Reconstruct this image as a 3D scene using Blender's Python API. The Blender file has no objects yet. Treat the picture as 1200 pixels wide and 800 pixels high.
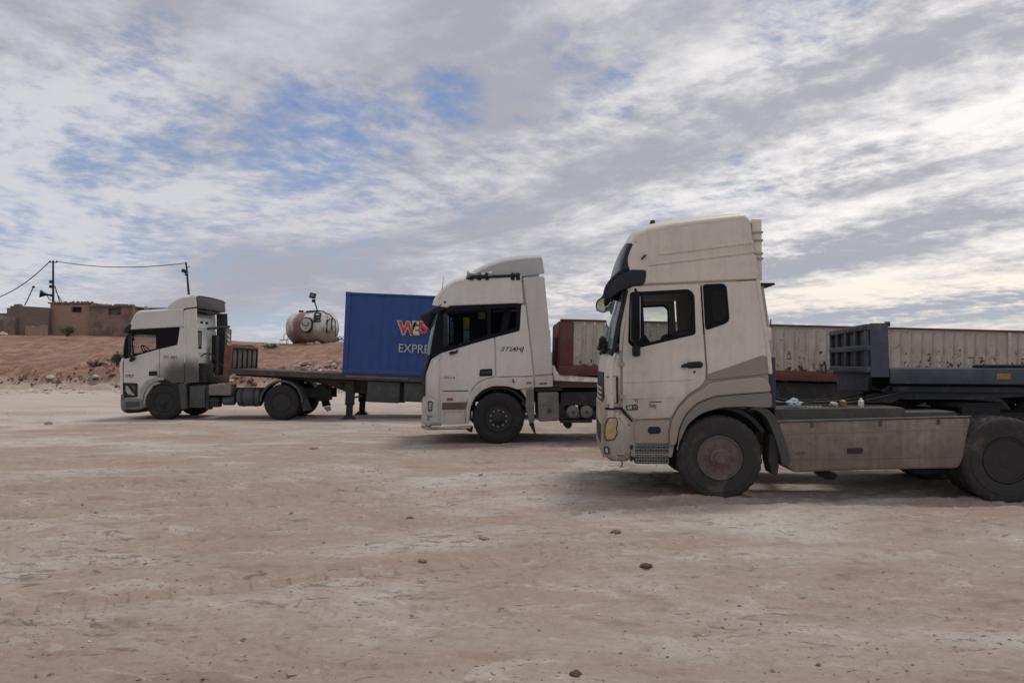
import bpy, bmesh, math, random
import numpy as np
from mathutils import Vector, Matrix
R = math.radians
random.seed(7)
rng = np.random.default_rng(11)
S = bpy.context.scene
COL = S.collection

# ------------------------------------------------------------------ camera
FPX = 900.0            # focal length in pixels of the 1200 px wide photograph
PITCH = math.atan(24 / FPX)
CZ = 1.72
cam = bpy.data.objects.new('camera', bpy.data.cameras.new('camera'))
cam.data.sensor_width = 36.0
cam.data.lens = 36.0 * FPX / 1200.0
cam.data.clip_start = 0.1
cam.data.clip_end = 12000
cam.location = (0, 0, CZ)
cam.rotation_euler = (R(90) + PITCH, 0, 0)
COL.objects.link(cam)
S.camera = cam

# ------------------------------------------------------------------ exposure and view
S.view_settings.view_transform = 'Standard'
S.view_settings.look = 'None'
S.view_settings.exposure = 0.20
S.view_settings.gamma = 1.0
S.view_settings.use_curve_mapping = False

# ------------------------------------------------------------------ sun
SUN_EL, SUN_AZ = R(69), R(46)       # azimuth measured from +Y (view direction) towards +X (right)
sun = bpy.data.objects.new('sun', bpy.data.lights.new('sun', 'SUN'))
sun.data.energy = 1.3
sun.data.angle = R(12)
sun.data.color = (1.0, 0.93, 0.84)
sd = Vector((math.sin(SUN_AZ) * math.cos(SUN_EL), math.cos(SUN_AZ) * math.cos(SUN_EL), math.sin(SUN_EL)))
sun.rotation_euler = (-sd).to_track_quat('-Z', 'Y').to_euler()
sun.location = (20, 20, 30)
COL.objects.link(sun)


# ------------------------------------------------------------------ node helper
class NT:
    def __init__(s, nt):
        s.nt = nt
        s.n = nt.nodes
        s.l = nt.links

    def new(s, t, **kw):
        n = s.n.new(t)
        for k, v in kw.items():
            setattr(n, k, v)
        return n

    def put(s, sock, v):
        if v is None:
            return
        if hasattr(v, 'is_linked') or isinstance(v, bpy.types.NodeSocket):
            s.l.new(v, sock)
        else:
            if sock.type == 'RGBA' and len(v) == 3:
                v = (*v, 1)
            sock.default_value = v

    def math(s, op, a, b=None, c=None, clamp=False):
        n = s.new('ShaderNodeMath', operation=op, use_clamp=clamp)
        s.put(n.inputs[0], a); s.put(n.inputs[1], b)
        if c is not None:
            s.put(n.inputs[2], c)
        return n.outputs[0]

    def vmath(s, op, a, b=None):
        n = s.new('ShaderNodeVectorMath', operation=op)
        s.put(n.inputs[0], a)
        if b is not None:
            if op == 'SCALE':
                s.put(n.inputs['Scale'], b)
            else:
                s.put(n.inputs[1], b)
        return n.outputs['Value'] if op in ('DOT_PRODUCT', 'LENGTH', 'DISTANCE') else n.outputs[0]

    def noise(s, vec, scale, detail=6, rough=0.55, dist=0.0, col=False):
        n = s.new('ShaderNodeTexNoise')
        s.put(n.inputs['Vector'], vec)
        s.put(n.inputs['Scale'], scale)
        n.inputs['Detail'].default_value = detail
        n.inputs['Roughness'].default_value = rough
        n.inputs['Distortion'].default_value = dist
        return n.outputs['Color' if col else 'Fac']

    def ramp(s, f, stops):
        n = s.new('ShaderNodeValToRGB')
        e = n.color_ramp.elements
        while len(e) < len(stops):
            e.new(0.5)
        for el, (p, c) in zip(e, stops):
            el.position = p
            el.color = (*c, 1) if len(c) == 3 else c
        s.put(n.inputs[0], f)
        return n.outputs[0]

    def sstep(s, f, a, b, lo=0.0, hi=1.0):
        n = s.new('ShaderNodeMapRange', interpolation_type='SMOOTHSTEP')
        s.put(n.inputs['Value'], f)
        s.put(n.inputs['From Min'], a); s.put(n.inputs['From Max'], b)
        s.put(n.inputs['To Min'], lo); s.put(n.inputs['To Max'], hi)
        return n.outputs[0]

    def mix(s, f, a, b, mode='MIX'):
        n = s.new('ShaderNodeMix', data_type='RGBA', blend_type=mode)
        s.put(n.inputs[0], f); s.put(n.inputs[6], a); s.put(n.inputs[7], b)
        return n.outputs[2]

    def mapping(s, vec, loc=(0, 0, 0), rot=(0, 0, 0), scale=(1, 1, 1)):
        n = s.new('ShaderNodeMapping')
        s.put(n.inputs[0], vec)
        n.inputs[1].default_value = loc; n.inputs[2].default_value = rot; n.inputs[3].default_value = scale
        return n.outputs[0]

    def bump(s, h, strength=0.3, dist=0.02, normal=None):
        n = s.new('ShaderNodeBump')
        n.inputs['Strength'].default_value = strength
        n.inputs['Distance'].default_value = dist
        s.put(n.inputs['Height'], h)
        if normal is not None:
            s.put(n.inputs['Normal'], normal)
        return n.outputs[0]


# ------------------------------------------------------------------ world: daylight sky under broken cloud
W = bpy.data.worlds.new("World")
S.world = W
W.use_nodes = True
N = NT(W.node_tree)
N.n.clear()
wout = N.new('ShaderNodeOutputWorld')
bg = N.new('ShaderNodeBackground')
bg.inputs[1].default_value = 0.1
N.l.new(bg.outputs[0], wout.inputs[0])
sky = N.new('ShaderNodeTexSky')
sky.sky_type = 'NISHITA'
sky.sun_disc = False
sky.sun_elevation = SUN_EL
sky.sun_rotation = SUN_AZ
sky.air_density = 1.0
sky.dust_density = 0.6
tc = N.new('ShaderNodeTexCoord')
d = N.vmath('NORMALIZE', tc.outputs['Generated'])
sp = N.new('ShaderNodeSeparateXYZ')
N.l.new(d, sp.inputs[0])
zc = N.math('MAXIMUM', sp.outputs[2], 0.0)
zz = N.math('ADD', zc, 0.13)
cb = N.new('ShaderNodeCombineXYZ')
N.l.new(N.math('DIVIDE', sp.outputs[0], zz), cb.inputs[0])
N.l.new(N.math('DIVIDE', sp.outputs[1], zz), cb.inputs[1])
P = cb.outputs[0]


def skydir(px, py):
    u, v = px - 600, 400 - py
    c, s_ = math.cos(PITCH), math.sin(PITCH)
    return Vector((u, FPX * c - v * s_, FPX * s_ + v * c)).normalized()


def lobe(px, py, deg, power=1.0):
    """a soft round region of the sky, fixed in the world, centred on a compass direction"""
    v = skydir(px, py)
    dp = N.vmath('DOT_PRODUCT', d, tuple(v))
    return N.sstep(dp, math.cos(R(deg)), 1.0)


# streets of cloud run from the far left towards the near right
def turned(v, deg, sx, sy):
    return N.mapping(N.mapping(v, rot=(0, 0, R(deg))), scale=(sx, sy, 1))


warp = N.noise(P, 0.8, 2, 0.45, col=True)
wv = N.vmath('SUBTRACT', warp, (0.5, 0.5, 0.5))
Pr = turned(P, 48, 0.42, 1.25)
Pw = N.vmath('ADD', Pr, N.vmath('SCALE', wv, 0.8))
big = N.noise(Pw, 0.62, 3, 0.45)
mid = N.noise(N.vmath('ADD', turned(P, 48, 0.75, 1.1), N.vmath('SCALE', wv, 0.6)), 2.0, 9, 0.60)
fine = N.noise(N.vmath('ADD', turned(P, 30, 1.15, 1.0), N.vmath('SCALE', wv, 0.3)), 8.5, 9, 0.62)
flock = N.noise(N.vmath('ADD', turned(P, 30, 1.2, 1.0), N.vmath('SCALE', wv, 0.3)), 19.0, 5, 0.55)
fine = N.math('ADD', N.math('MULTIPLY', fine, 0.80), N.math('MULTIPLY', flock, 0.20))
band = N.noise(N.vmath('ADD', turned(P, 50, 0.20, 1.3), N.vmath('SCALE', wv, 0.6)), 1.25, 7, 0.52)
side = N.sstep(sp.outputs[0], -0.28, 0.30)             # the right half is the banded, brighter half
# openings where the blue shows
op = None
for (px, py, dg, w_) in ((365, 158, 7.5, .95), (410, 185, 6, .7), (335, 200, 9, .70), (455, 142, 4, .75), (525, 122, 4.2, .85), (500, 135, 4, .6), (190, 140, 8, .62), (120, 240, 11, .62), (30, 175, 8, .52), (60, 225, 9, .6),
                         (240, 275, 9, .55), (400, 255, 6, .75), (365, 258, 5, .6), (700, 82, 5.5, .72), (740, 60, 4, .5), (900, 28, 5, .62), (960, 10, 5, .6), (775, 258, 4, .55), (865, 222, 4, .5),
                         (60, 330, 7, .5), (325, 388, 5, .80), (275, 388, 4, .6), (560, 200, 6, .42), (460, 250, 6, .5), (650, 150, 5, .3)):
    t = N.math('MULTIPLY', lobe(px, py, dg), w_)
    op = t if op is None else N.math('MAXIMUM', op, t)
holes = N.math('ADD', N.math('MULTIPLY', mid, 0.5), N.math('MULTIPLY', fine, 0.5))
cover = N.math('SUBTRACT', N.math('ADD', N.math('MULTIPLY', N.math('SUBTRACT', holes, 0.5), 3.4), 1.12), N.math('MULTIPLY', op, 0.86))
cover = N.sstep(cover, -0.05, 0.85, 0.12, 1.0)
glow = N.math('MAXIMUM', N.math('MULTIPLY', lobe(1190, 170, 28), 0.9), N.math('MULTIPLY', lobe(900, 230, 26), 0.45))
tl = N.math('ADD', N.math('MULTIPLY', big, 0.62), N.math('MULTIPLY', mid, 0.38))
tr_ = N.math('ADD', N.math('MULTIPLY', band, 0.52), N.math('ADD', N.math('MULTIPLY', mid, 0.36), N.math('MULTIPLY', fine, 0.12)))
thick = N.math('ADD', N.math('MULTIPLY', tl, N.math('SUBTRACT', 1.0, side)), N.math('MULTIPLY', tr_, side))
# flocks of small cloudlets ripple the brighter parts
thick = N.math('ADD', thick, N.math('MULTIPLY', N.math('SUBTRACT', fine, 0.5), N.sstep(big, 0.42, 0.62, 0.10, 0.42)))
thick = N.math('SUBTRACT', thick, N.math('MULTIPLY', lobe(420, 45, 17), 0.030))
thick = N.math('SUBTRACT', thick, N.math('MULTIPLY', lobe(760, -40, 20), 0.015))
thick = N.math('SUBTRACT', thick, N.math('MULTIPLY', lobe(640, 300, 16), 0.005))
thick = N.math('SUBTRACT', thick, N.math('MULTIPLY', lobe(90, 80, 14), 0.025))
thick = N.math('SUBTRACT', thick, 0.008)
lum = N.sstep(thick, 0.405, 0.585)
dark_l = N.mix(glow, (0.345, 0.35, 0.40), (0.38, 0.385, 0.43))
brt = N.mix(glow, (0.56, 0.56, 0.60), (0.96, 0.925, 0.89))
brt = N.mix(N.math('MULTIPLY', side, 0.45), brt, (0.78, 0.76, 0.75))
cl = N.mix(lum, dark_l, brt)
# warm low band at the right, pale haze at the horizon
lowb = N.math('MULTIPLY', N.sstep(sp.outputs[2], 0.17, 0.03), N.sstep(N.vmath('DOT_PRODUCT', d, tuple(skydir(1150, 330))), 0.80, 0.99))
cl = N.mix(N.math('MULTIPLY', lowb, 0.75), cl, N.mix(lum, (0.33, 0.37, 0.44), (0.92, 0.78, 0.62)))
cl = N.mix(N.math('MULTIPLY', N.sstep(sp.outputs[2], 0.10, 0.0), 0.45), cl, (0.50, 0.51, 0.55))
cl10 = N.vmath('SCALE', cl, 10.0)
hz = N.vmath('SCALE', N.mix(N.sstep(sp.outputs[2], 0.35, 0.02), (0.105, 0.20, 0.44), (0.28, 0.39, 0.56)), 10.0)
blue = N.mix(0.75, sky.outputs[0], hz)
fin = N.mix(cover, blue, cl10)
N.l.new(fin, bg.inputs[0])


# ------------------------------------------------------------------ materials
def mat(name):
    m = bpy.data.materials.new(name)
    m.use_nodes = True
    n = NT(m.node_tree)
    b = m.node_tree.nodes['Principled BSDF']
    return m, n, b


def objc(n):
    return n.new('ShaderNodeTexCoord').outputs['Object']


def simple(name, col, rough=0.6, metal=0.0, var=0.25, scale=6.0, dirt=None, dirt_amt=0.0, bump=0.0, bscale=60, spec=0.5):
    m, n, b = mat(name)
    oc = objc(n)
    f = n.noise(oc, scale, 6, 0.6)
    c = n.mix(n.sstep(f, 0.3, 0.7), tuple(x * (1 - var) for x in col), tuple(min(1, x * (1 + var * .6)) for x in col))
    if dirt:
        g = n.noise(oc, scale * .5 + 1, 8, 0.65, 0.6)
        c = n.mix(n.sstep(g, 0.62 - dirt_amt * .35, 0.72, 0, 0.9), c, dirt)
    n.put(b.inputs['Base Color'], c)
    n.put(b.inputs['Roughness'], n.sstep(f, 0.2, 0.8, rough * .85, min(1, rough * 1.15)))
    b.inputs['Metallic'].default_value = metal
    b.inputs['Specular IOR Level'].default_value = spec
    if bump:
        n.put(b.inputs['Normal'], n.bump(n.noise(oc, bscale, 5, 0.6), bump, 0.01))
    return m


def paint(name, col, dust=(0.30, 0.24, 0.19), low=0.9, top=1.9, amt=0.7, rough=0.42, soot=None, all_over=0.18):
    """old lorry paint: road dust creeping up from the sills, faint run marks, uneven gloss"""
    m, n, b = mat(name)
    oc = objc(n)
    s3 = n.new('ShaderNodeSeparateXYZ')
    n.l.new(oc, s3.inputs[0])
    big_ = n.noise(oc, 1.3, 6, 0.6)
    sm = n.noise(oc, 9, 7, 0.65)
    run = n.noise(n.mapping(oc, scale=(9, 9, 0.7)), 1.6, 6, 0.6)
    h = n.math('ADD', s3.outputs[2], n.math('MULTIPLY', n.math('SUBTRACT', big_, 0.5), 1.6))
    lowm = n.math('MULTIPLY', n.sstep(h, top, low), amt)
    scat = n.math('MULTIPLY', n.sstep(n.math('ADD', n.math('MULTIPLY', sm, .5), n.math('MULTIPLY', run, .5)), 0.42, 0.72), all_over)
    dm = n.math('ADD', lowm, scat, clamp=True)
    c = n.mix(n.sstep(big_, 0.3, 0.7), tuple(x * .93 for x in col), col)
    c = n.mix(dm, c, dust)
    chip = n.noise(oc, 26, 4, .6)
    c = n.mix(n.math('MULTIPLY', n.sstep(n.math('ADD', chip, n.math('MULTIPLY', n.math('SUBTRACT', big_, .5), .35)), .735, .76), .75), c, (0.13, 0.085, 0.065))
    if soot:
        v = n.vmath('SUBTRACT', oc, soot[0])
        v = n.vmath('MULTIPLY', v, soot[1])
        r_ = n.math('ADD', n.vmath('LENGTH', v), n.math('MULTIPLY', n.math('SUBTRACT', big_, .5), .6))
        c = n.mix(n.sstep(r_, 1.15, 0.45, 0, 0.95), c, (0.05, 0.048, 0.046))
    n.put(b.inputs['Base Color'], c)
    n.put(b.inputs['Roughness'], n.sstep(dm, 0.0, 0.7, rough, 0.85))
    n.put(b.inputs['Normal'], n.bump(n.noise(oc, 1.1, 2, 0.4), 0.06, 0.05, n.bump(n.noise(oc, 140, 3, 0.6), 0.05, 0.004)))
    return m


def glass(name, tint=(0.10, 0.12, 0.13), trans=0.5, rough=0.06, tt=(0.86, 0.92, 0.92), spec=.5, haze=.25):
    m, n, b = mat(name)
    b.inputs['Base Color'].default_value = (*[x * .25 for x in tint], 1)
    b.inputs['Roughness'].default_value = rough
    b.inputs['Specular IOR Level'].default_value = spec
    oc = objc(n)
    n.put(b.inputs['Roughness'], n.sstep(n.noise(oc, 7, 6, .7), .4, .8, rough, rough + haze))
    tr = n.new('ShaderNodeBsdfTransparent')
    tr.inputs[0].default_value = (*tt, 1)
    mx = n.new('ShaderNodeMixShader')
    fr = n.new('ShaderNodeFresnel')
    n.l.new(n.math('SUBTRACT', 1.5, n.math('MULTIPLY', n.new('ShaderNodeNewGeometry').outputs['Backfacing'], 1.5 - 1 / 1.5)), fr.inputs[0])
    n.l.new(n.math('MULTIPLY', n.math('SUBTRACT', 1.0, fr.outputs[0]), trans), mx.inputs[0])
    n.l.new(b.outputs[0], mx.inputs[1]); n.l.new(tr.outputs[0], mx.inputs[2])
    n.l.new(mx.outputs[0], n.n['Material Output'].inputs[0])
    return m


M = {}
M['paintA'] = paint('cream_cab_paint', (0.655, 0.60, 0.525), dust=(0.27, 0.222, 0.182), low=0.65, top=1.8, amt=0.78, all_over=.26)
M['paintA2'] = paint('dusty_arch_paint', (0.36, 0.31, 0.265), low=0.6, top=1.6, amt=0.7)
M['paintA3'] = paint('dusty_grey_plastic', (0.20, 0.19, 0.17), dust=(0.22, .18, .15), low=0.6, top=1.6, amt=0.6, rough=.7)
M['tankA'] = paint('dusty_tank_cladding', (0.29, 0.245, 0.205), dust=(0.15, 0.118, 0.096), low=0.35, top=1.2, amt=0.85, rough=.6, all_over=.6)
M['brownA'] = paint('faded_brown_stripe', (0.27, 0.22, 0.195), low=0.7, top=1.7, amt=0.4, rough=.5)
M['paintB'] = paint('off_white_cab_paint', (0.67, 0.645, 0.61), low=0.6, top=1.7, amt=0.45)
M['greyB'] = paint('grey_deflector_paint', (0.46, 0.455, 0.45), low=0.1, top=.2, amt=0.1)
M['panelB'] = paint('warm_grey_side_panel', (0.58, 0.555, 0.52), low=0.6, top=1.7, amt=0.45)
M['paintC'] = paint('grey_white_cab_paint', (0.60, 0.585, 0.555), low=0.3, top=1.3, amt=0.4, soot=((0.62, -1.2, 1.22), (0.95, 0.2, 1.25)))
M['whiteC'] = paint('white_rear_wall_paint', (0.82, 0.80, 0.77), low=0.3, top=1.3, amt=0.3)
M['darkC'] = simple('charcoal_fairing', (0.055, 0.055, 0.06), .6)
M['plastic'] = simple('black_plastic', (0.014, 0.014, 0.017), .5, dirt=(0.05, .045, .04), dirt_amt=.2, spec=.3)
M['visor'] = simple('blue_black_visor', (0.008, 0.010, 0.020), .3, spec=.4)
M['interior'] = simple('cab_interior', (0.03, 0.03, 0.033), .8)
M['seat'] = simple('seat_cloth', (0.045, 0.042, 0.045), .9)
M['rubberD'] = simple('black_rubber', (0.016, 0.016, 0.017), .8, dirt=(0.05, 0.045, 0.04), dirt_amt=.25, bump=.3, bscale=40)
M['rubber'] = simple('dusty_rubber', (0.030, 0.029, 0.028), .85, dirt=(0.11, 0.092, 0.078), dirt_amt=.35, bump=.3, bscale=40)
M['rimA'] = simple('rusty_dusty_rim', (0.12, 0.095, 0.085), .8, dirt=(0.17, 0.13, 0.11), dirt_amt=.5)
M['rim'] = simple('dark_steel_rim', (0.024, 0.024, 0.026), .7, .1, dirt=(0.045, 0.042, 0.04), dirt_amt=.2)
M['steel'] = simple('grey_galvanised', (0.35, 0.35, 0.35), .5, .6, dirt=(0.2, .15, .12), dirt_amt=.3)
M['chassis'] = simple('greasy_chassis', (0.018, 0.018, 0.021), .75, dirt=(0.05, 0.043, 0.038), dirt_amt=.4, bump=.2)
M['chassisTop'] = simple('dusty_walkway', (0.06, 0.062, 0.058), .9, dirt=(0.10, 0.085, 0.075), dirt_amt=.5, bump=.3)
M['tankB'] = simple('grey_side_tank', (0.17, 0.16, 0.145), .65, dirt=(0.22, 0.18, 0.15), dirt_amt=.3)
M['boxdark'] = simple('dark_grey_box', (0.058, 0.06, 0.062), .7, dirt=(0.10, 0.085, 0.075), dirt_amt=.3)
M['headlamp'] = simple('yellowed_lamp_lens', (0.42, 0.315, 0.16), .25, var=.15, scale=14)
M['lampclear'] = simple('clear_lamp_lens', (0.35, 0.35, 0.33), .2)
M['red'] = simple('red_lens', (0.25, 0.04, 0.03), .4)
M['orange'] = simple('amber_lens', (0.26, 0.11, 0.05), .4)
M['amber2'] = simple('dusty_yellow_reflector', (0.24, 0.17, 0.05), .5)
M['redbrown'] = simple('maroon_step_strip', (0.13, 0.075, 0.068), .6)
M['blueA'] = simple('slate_blue_trailer_paint', (0.026, 0.036, 0.062), .6, dirt=(0.10, 0.095, 0.09), dirt_amt=.35)
M['blueA2'] = simple('slate_blue_rail_paint', (0.050, 0.060, 0.086), .6, dirt=(0.12, 0.11, 0.10), dirt_amt=.3)
M['maroon'] = simple('maroon_trailer_steel', (0.115, 0.028, 0.028), .6, dirt=(0.09, 0.05, 0.04), dirt_amt=.4)
M['rust'] = simple('rusty_stake_steel', (0.16, 0.065, 0.042), .85, dirt=(0.21, 0.11, 0.07), dirt_amt=.5, bump=.3)
M['deckC'] = simple('dark_deck_steel', (0.055, 0.05, 0.048), .8, dirt=(0.12, 0.085, 0.07), dirt_amt=.4)
M['stake'] = simple('weathered_board', (0.15, 0.125, 0.11), .9, dirt=(0.14, 0.09, 0.07), dirt_amt=.4)
M['tarp'] = simple('pale_dusty_tarpaulin', (0.80, 0.785, 0.75), .9, dirt=(.5, .46, .42), dirt_amt=.3, bump=.6, bscale=14)
M['glassA'] = glass('clear_side_glass', trans=0.97, tt=(.95, .97, .96))
M['glassW'] = glass('sky_glare_windscreen_glass', (0.8, 1.2, 1.25), trans=0.5, rough=.03, spec=.9, haze=.1)  # bright cyan base colour paints the sky reflection into the glass
M['glassD'] = glass('dark_tinted_glass', (0.02, 0.024, 0.04), trans=0.55, tt=(.42, .45, .5), spec=.35, haze=.05)
M['glassB'] = glass('black_tinted_glass', (0.012, 0.015, 0.028), trans=0.95, tt=(.85, .88, .90), spec=.18, haze=.03)
M['gloss'] = simple('blue_black_gloss', (0.006, 0.007, 0.012), .3, var=.1, spec=.12)
M['glassC'] = glass('half_tinted_glass', trans=1.0, tt=(.97, .98, .98), spec=.3)
M['mirror'] = simple('mirror_glass', (0.6, 0.6, 0.6), .08, 1.0, var=.05)
M['hivis'] = simple('yellow_vest_cloth', (0.55, 0.58, 0.06), .8)
M['paleblue'] = simple('pale_blue_cloth', (0.36, 0.46, 0.50), .8)
M['wood'] = simple('grey_weathered_pole', (0.06, 0.055, 0.05), .9, bump=.3)
M['cable'] = simple('black_cable', (0.02, 0.02, 0.02), .6)


def letters_mat(name, col):
    return simple(name, col, .5, var=.1, scale=20)


# white dropside sheet, scabbed with rust where stone has scraped it
def sheet_mat():
    m, n, b = mat('scraped_white_sheet')
    oc = n.new('ShaderNodeNewGeometry').outputs['Position']
    s3 = n.new('ShaderNodeSeparateXYZ'); n.l.new(oc, s3.inputs[0])
    a = n.noise(oc, 2.2, 8, .7)
    c_ = n.noise(oc, 7.5, 8, .7, .8)
    runs = n.noise(n.mapping(oc, scale=(11, 11, 1.0)), 1.0, 7, .65)
    lowz = n.sstep(s3.outputs[2], 2.2, 1.45)
    spots = n.sstep(n.math('ADD', c_, n.math('MULTIPLY', lowz, 0.14)), 0.615, 0.665)
    streak = n.math('MULTIPLY', n.sstep(n.math('ADD', runs, n.math('MULTIPLY', lowz, .10)), 0.58, 0.72), .6)
    col = n.mix(n.sstep(a, .3, .7), (0.37, 0.335, 0.29), (0.50, 0.46, 0.40))
    col = n.mix(streak, col, (0.20, 0.15, 0.12))
    col = n.mix(spots, col, (0.055, 0.032, 0.025))
    n.put(b.inputs['Base Color'], col)
    b.inputs['Roughness'].default_value = .65
    n.put(b.inputs['Normal'], n.bump(a, .3, .05))
    return m


M['sheet'] = sheet_mat()
M['rib'] = simple('grimy_white_rib', (0.40, 0.365, 0.32), .7, dirt=(0.16, 0.12, 0.10), dirt_amt=.3, scale=3)


def container_mat():
    m, n, b = mat('blue_container_paint')
    oc = objc(n)
    a = n.noise(oc, 1.6, 8, .7)
    c_ = n.noise(oc, 6, 8, .7, .5)
    col = n.mix(n.sstep(a, .3, .7), (0.010, 0.048, 0.19), (0.014, 0.060, 0.235))
    col = n.mix(n.sstep(c_, .66, .72, 0, .8), col, (0.10, 0.05, 0.04))
    n.put(b.inputs['Base Color'], col)
    b.inputs['Roughness'].default_value = .5
    return m


M['container'] = container_mat()


def ground_mat(name, hill=False):
    m, n, b = mat(name)
    geo = n.new('ShaderNodeNewGeometry')
    pos = geo.outputs['Position']
    s3 = n.new('ShaderNodeSeparateXYZ'); n.l.new(pos, s3.inputs[0])
    flat = n.mapping(pos, rot=(0, 0, R(8)), scale=(0.55, 1.0, 1))
    a = n.noise(flat, 0.16, 7, .6, .4)
    a2 = n.noise(flat, 0.55, 8, .62, .6)
    a3 = n.noise(flat, 2.3, 9, .66, .5)
    f = n.noise(pos, 14, 8, .7)
    g = n.noise(pos, 65, 6, .7)
    gul = n.noise(n.mapping(pos, scale=(1.6, .35, .9)), 1.0, 8, .7)
    if hill:
        c = n.ramp(n.math('ADD', n.math('MULTIPLY', a2, .5), n.math('MULTIPLY', a3, .5)),
                   [(0.32, (0.13, 0.073, 0.052)), (0.44, (0.235, 0.132, 0.094)), (0.56, (0.315, 0.193, 0.145)), (0.70, (0.40, 0.29, 0.235))])
        c = n.mix(n.math('MULTIPLY', n.sstep(gul, .50, .62), .55), c, (0.14, 0.085, 0.062))
        c = n.mix(n.math('MULTIPLY', n.sstep(gul, .46, .36), .4), c, (0.42, 0.30, 0.235))
        zf = n.sstep(n.math('ADD', s3.outputs[2], n.math('MULTIPLY', n.math('SUBTRACT', a2, .5), 2.4)), 1.0, 0.1)
        c = n.mix(n.math('MULTIPLY', zf, .8), c, (0.46, 0.385, 0.325))
    else:
        pink = (0.355, 0.265, 0.220)
        grey = (0.395, 0.350, 0.308)
        c = n.mix(n.sstep(n.math('ADD', n.math('MULTIPLY', a, .55), n.math('MULTIPLY', a2, .45)), .42, .60), pink, grey)
        c = n.mix(n.math('MULTIPLY', n.sstep(n.math('ADD', n.math('MULTIPLY', a, .5), n.math('MULTIPLY', a2, .5)), .50, .62), .85), c, (0.56, 0.52, 0.475))
        c = n.mix(n.math('MULTIPLY', n.sstep(a3, .54, .68), .6), c, (0.53, 0.48, 0.435))
        c = n.mix(n.math('MULTIPLY', n.sstep(a3, .46, .34), .55), c, (0.25, 0.18, 0.148))
        # flaked crust: dark broken rims in patches
        vor = n.new('ShaderNodeTexVoronoi', feature='DISTANCE_TO_EDGE')
        n.put(vor.inputs['Vector'], n.vmath('ADD', n.mapping(pos, scale=(1, 1.6, 1)), n.vmath('SCALE', n.noise(pos, 5, 4, .6, col=True), .25)))
        vor.inputs['Scale'].default_value = 7.0
        crust = n.math('MULTIPLY', n.sstep(vor.outputs['Distance'], .035, .0), n.sstep(n.math('ADD', n.math('MULTIPLY', a2, .6), n.math('MULTIPLY', f, .4)), .53, .62))
        c = n.mix(n.math('MULTIPLY', crust, .55), c, (0.11, 0.085, 0.07))
        fl = n.noise(n.mapping(pos, scale=(3.2, 8.5, 1)), 1.0, 9, .72, .8)
        c = n.mix(n.math('MULTIPLY', n.sstep(n.math('ADD', fl, n.math('MULTIPLY', n.math('SUBTRACT', a2, .5), .5)), .585, .66), .6), c, (0.135, 0.10, 0.082))
        c = n.mix(n.math('MULTIPLY', n.sstep(fl, .44, .34), .5), c, (0.50, 0.455, 0.41))
        fk = n.noise(n.mapping(pos, scale=(14, 24, 1)), 1.0, 5, .65)
        c = n.mix(n.math('MULTIPLY', n.sstep(n.math('ADD', fk, n.math('MULTIPLY', n.math('SUBTRACT', a3, .5), .45)), .635, .675), .75), c, (0.12, 0.09, 0.075))
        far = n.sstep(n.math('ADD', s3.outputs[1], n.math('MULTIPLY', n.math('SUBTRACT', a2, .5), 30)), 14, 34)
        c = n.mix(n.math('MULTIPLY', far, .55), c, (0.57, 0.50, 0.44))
    c = n.mix(n.sstep(f, .35, .65, 0.0, .30), c, n.vmath('SCALE', c, 0.62))
    c = n.mix(n.math('MULTIPLY', n.sstep(g, .60, .72), .55), c, n.vmath('SCALE', c, 0.45))
    c = n.mix(n.math('MULTIPLY', n.sstep(g, .40, .30), .35), c, n.vmath('SCALE', c, 1.35))
    n.put(b.inputs['Base Color'], c)
    b.inputs['Roughness'].default_value = .95
    b.inputs['Specular IOR Level'].default_value = .2
    nb = n.bump(a3, .35, .12)
    nb = n.bump(f, .55, .035, nb)
    nb = n.bump(g, .5, .012, nb)
    n.put(b.inputs['Normal'], nb)
    return m


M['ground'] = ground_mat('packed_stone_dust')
M['hill'] = ground_mat('red_earth_bank', True)
M['stone'] = simple('dusty_stone', (0.27, 0.21, 0.175), .95, scale=3, var=.5, bump=.6, bscale=30)
M['stoneL'] = simple('pale_limestone', (0.50, 0.45, 0.40), .95, scale=3, var=.3, bump=.5, bscale=12)
M['clod'] = simple('red_clay', (0.15, 0.075, 0.055), .95, scale=14, var=.5, bump=.9, bscale=30)


def brick_mat(name, c1, c2, mort, scale=1.0, patch=None):
    m, n, b = mat(name)
    oc = objc(n)
    s3 = n.new('ShaderNodeSeparateXYZ'); n.l.new(oc, s3.inputs[0])
    cb_ = n.new('ShaderNodeCombineXYZ')
    n.l.new(n.math('ADD', s3.outputs[0], s3.outputs[1]), cb_.inputs[0]); n.l.new(s3.outputs[2], cb_.inputs[1])
    br = n.new('ShaderNodeTexBrick')
    n.l.new(cb_.outputs[0], br.inputs['Vector'])
    br.inputs['Color1'].default_value = (*c1, 1); br.inputs['Color2'].default_value = (*c2, 1)
    br.inputs['Mortar'].default_value = (*mort, 1)
    br.inputs['Scale'].default_value = 1.0
    br.inputs['Brick Width'].default_value = .24 * scale
    br.inputs['Row Height'].default_value = .085 * scale
    br.inputs['Mortar Size'].default_value = .012
    a = n.noise(oc, .9, 8, .65)
    s_ = n.noise(oc, 5, 7, .65)
    c = n.mix(n.sstep(s_, .35, .65, 0, .35), br.outputs[0], n.vmath('SCALE', br.outputs[0], .6))
    if patch:
        c = n.mix(n.sstep(a, .47, .56, 0, .85), c, patch)
    n.put(b.inputs['Base Color'], c)
    b.inputs['Roughness'].default_value = .95
    n.put(b.inputs['Normal'], n.bump(s_, .6, .08))
    return m


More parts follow.
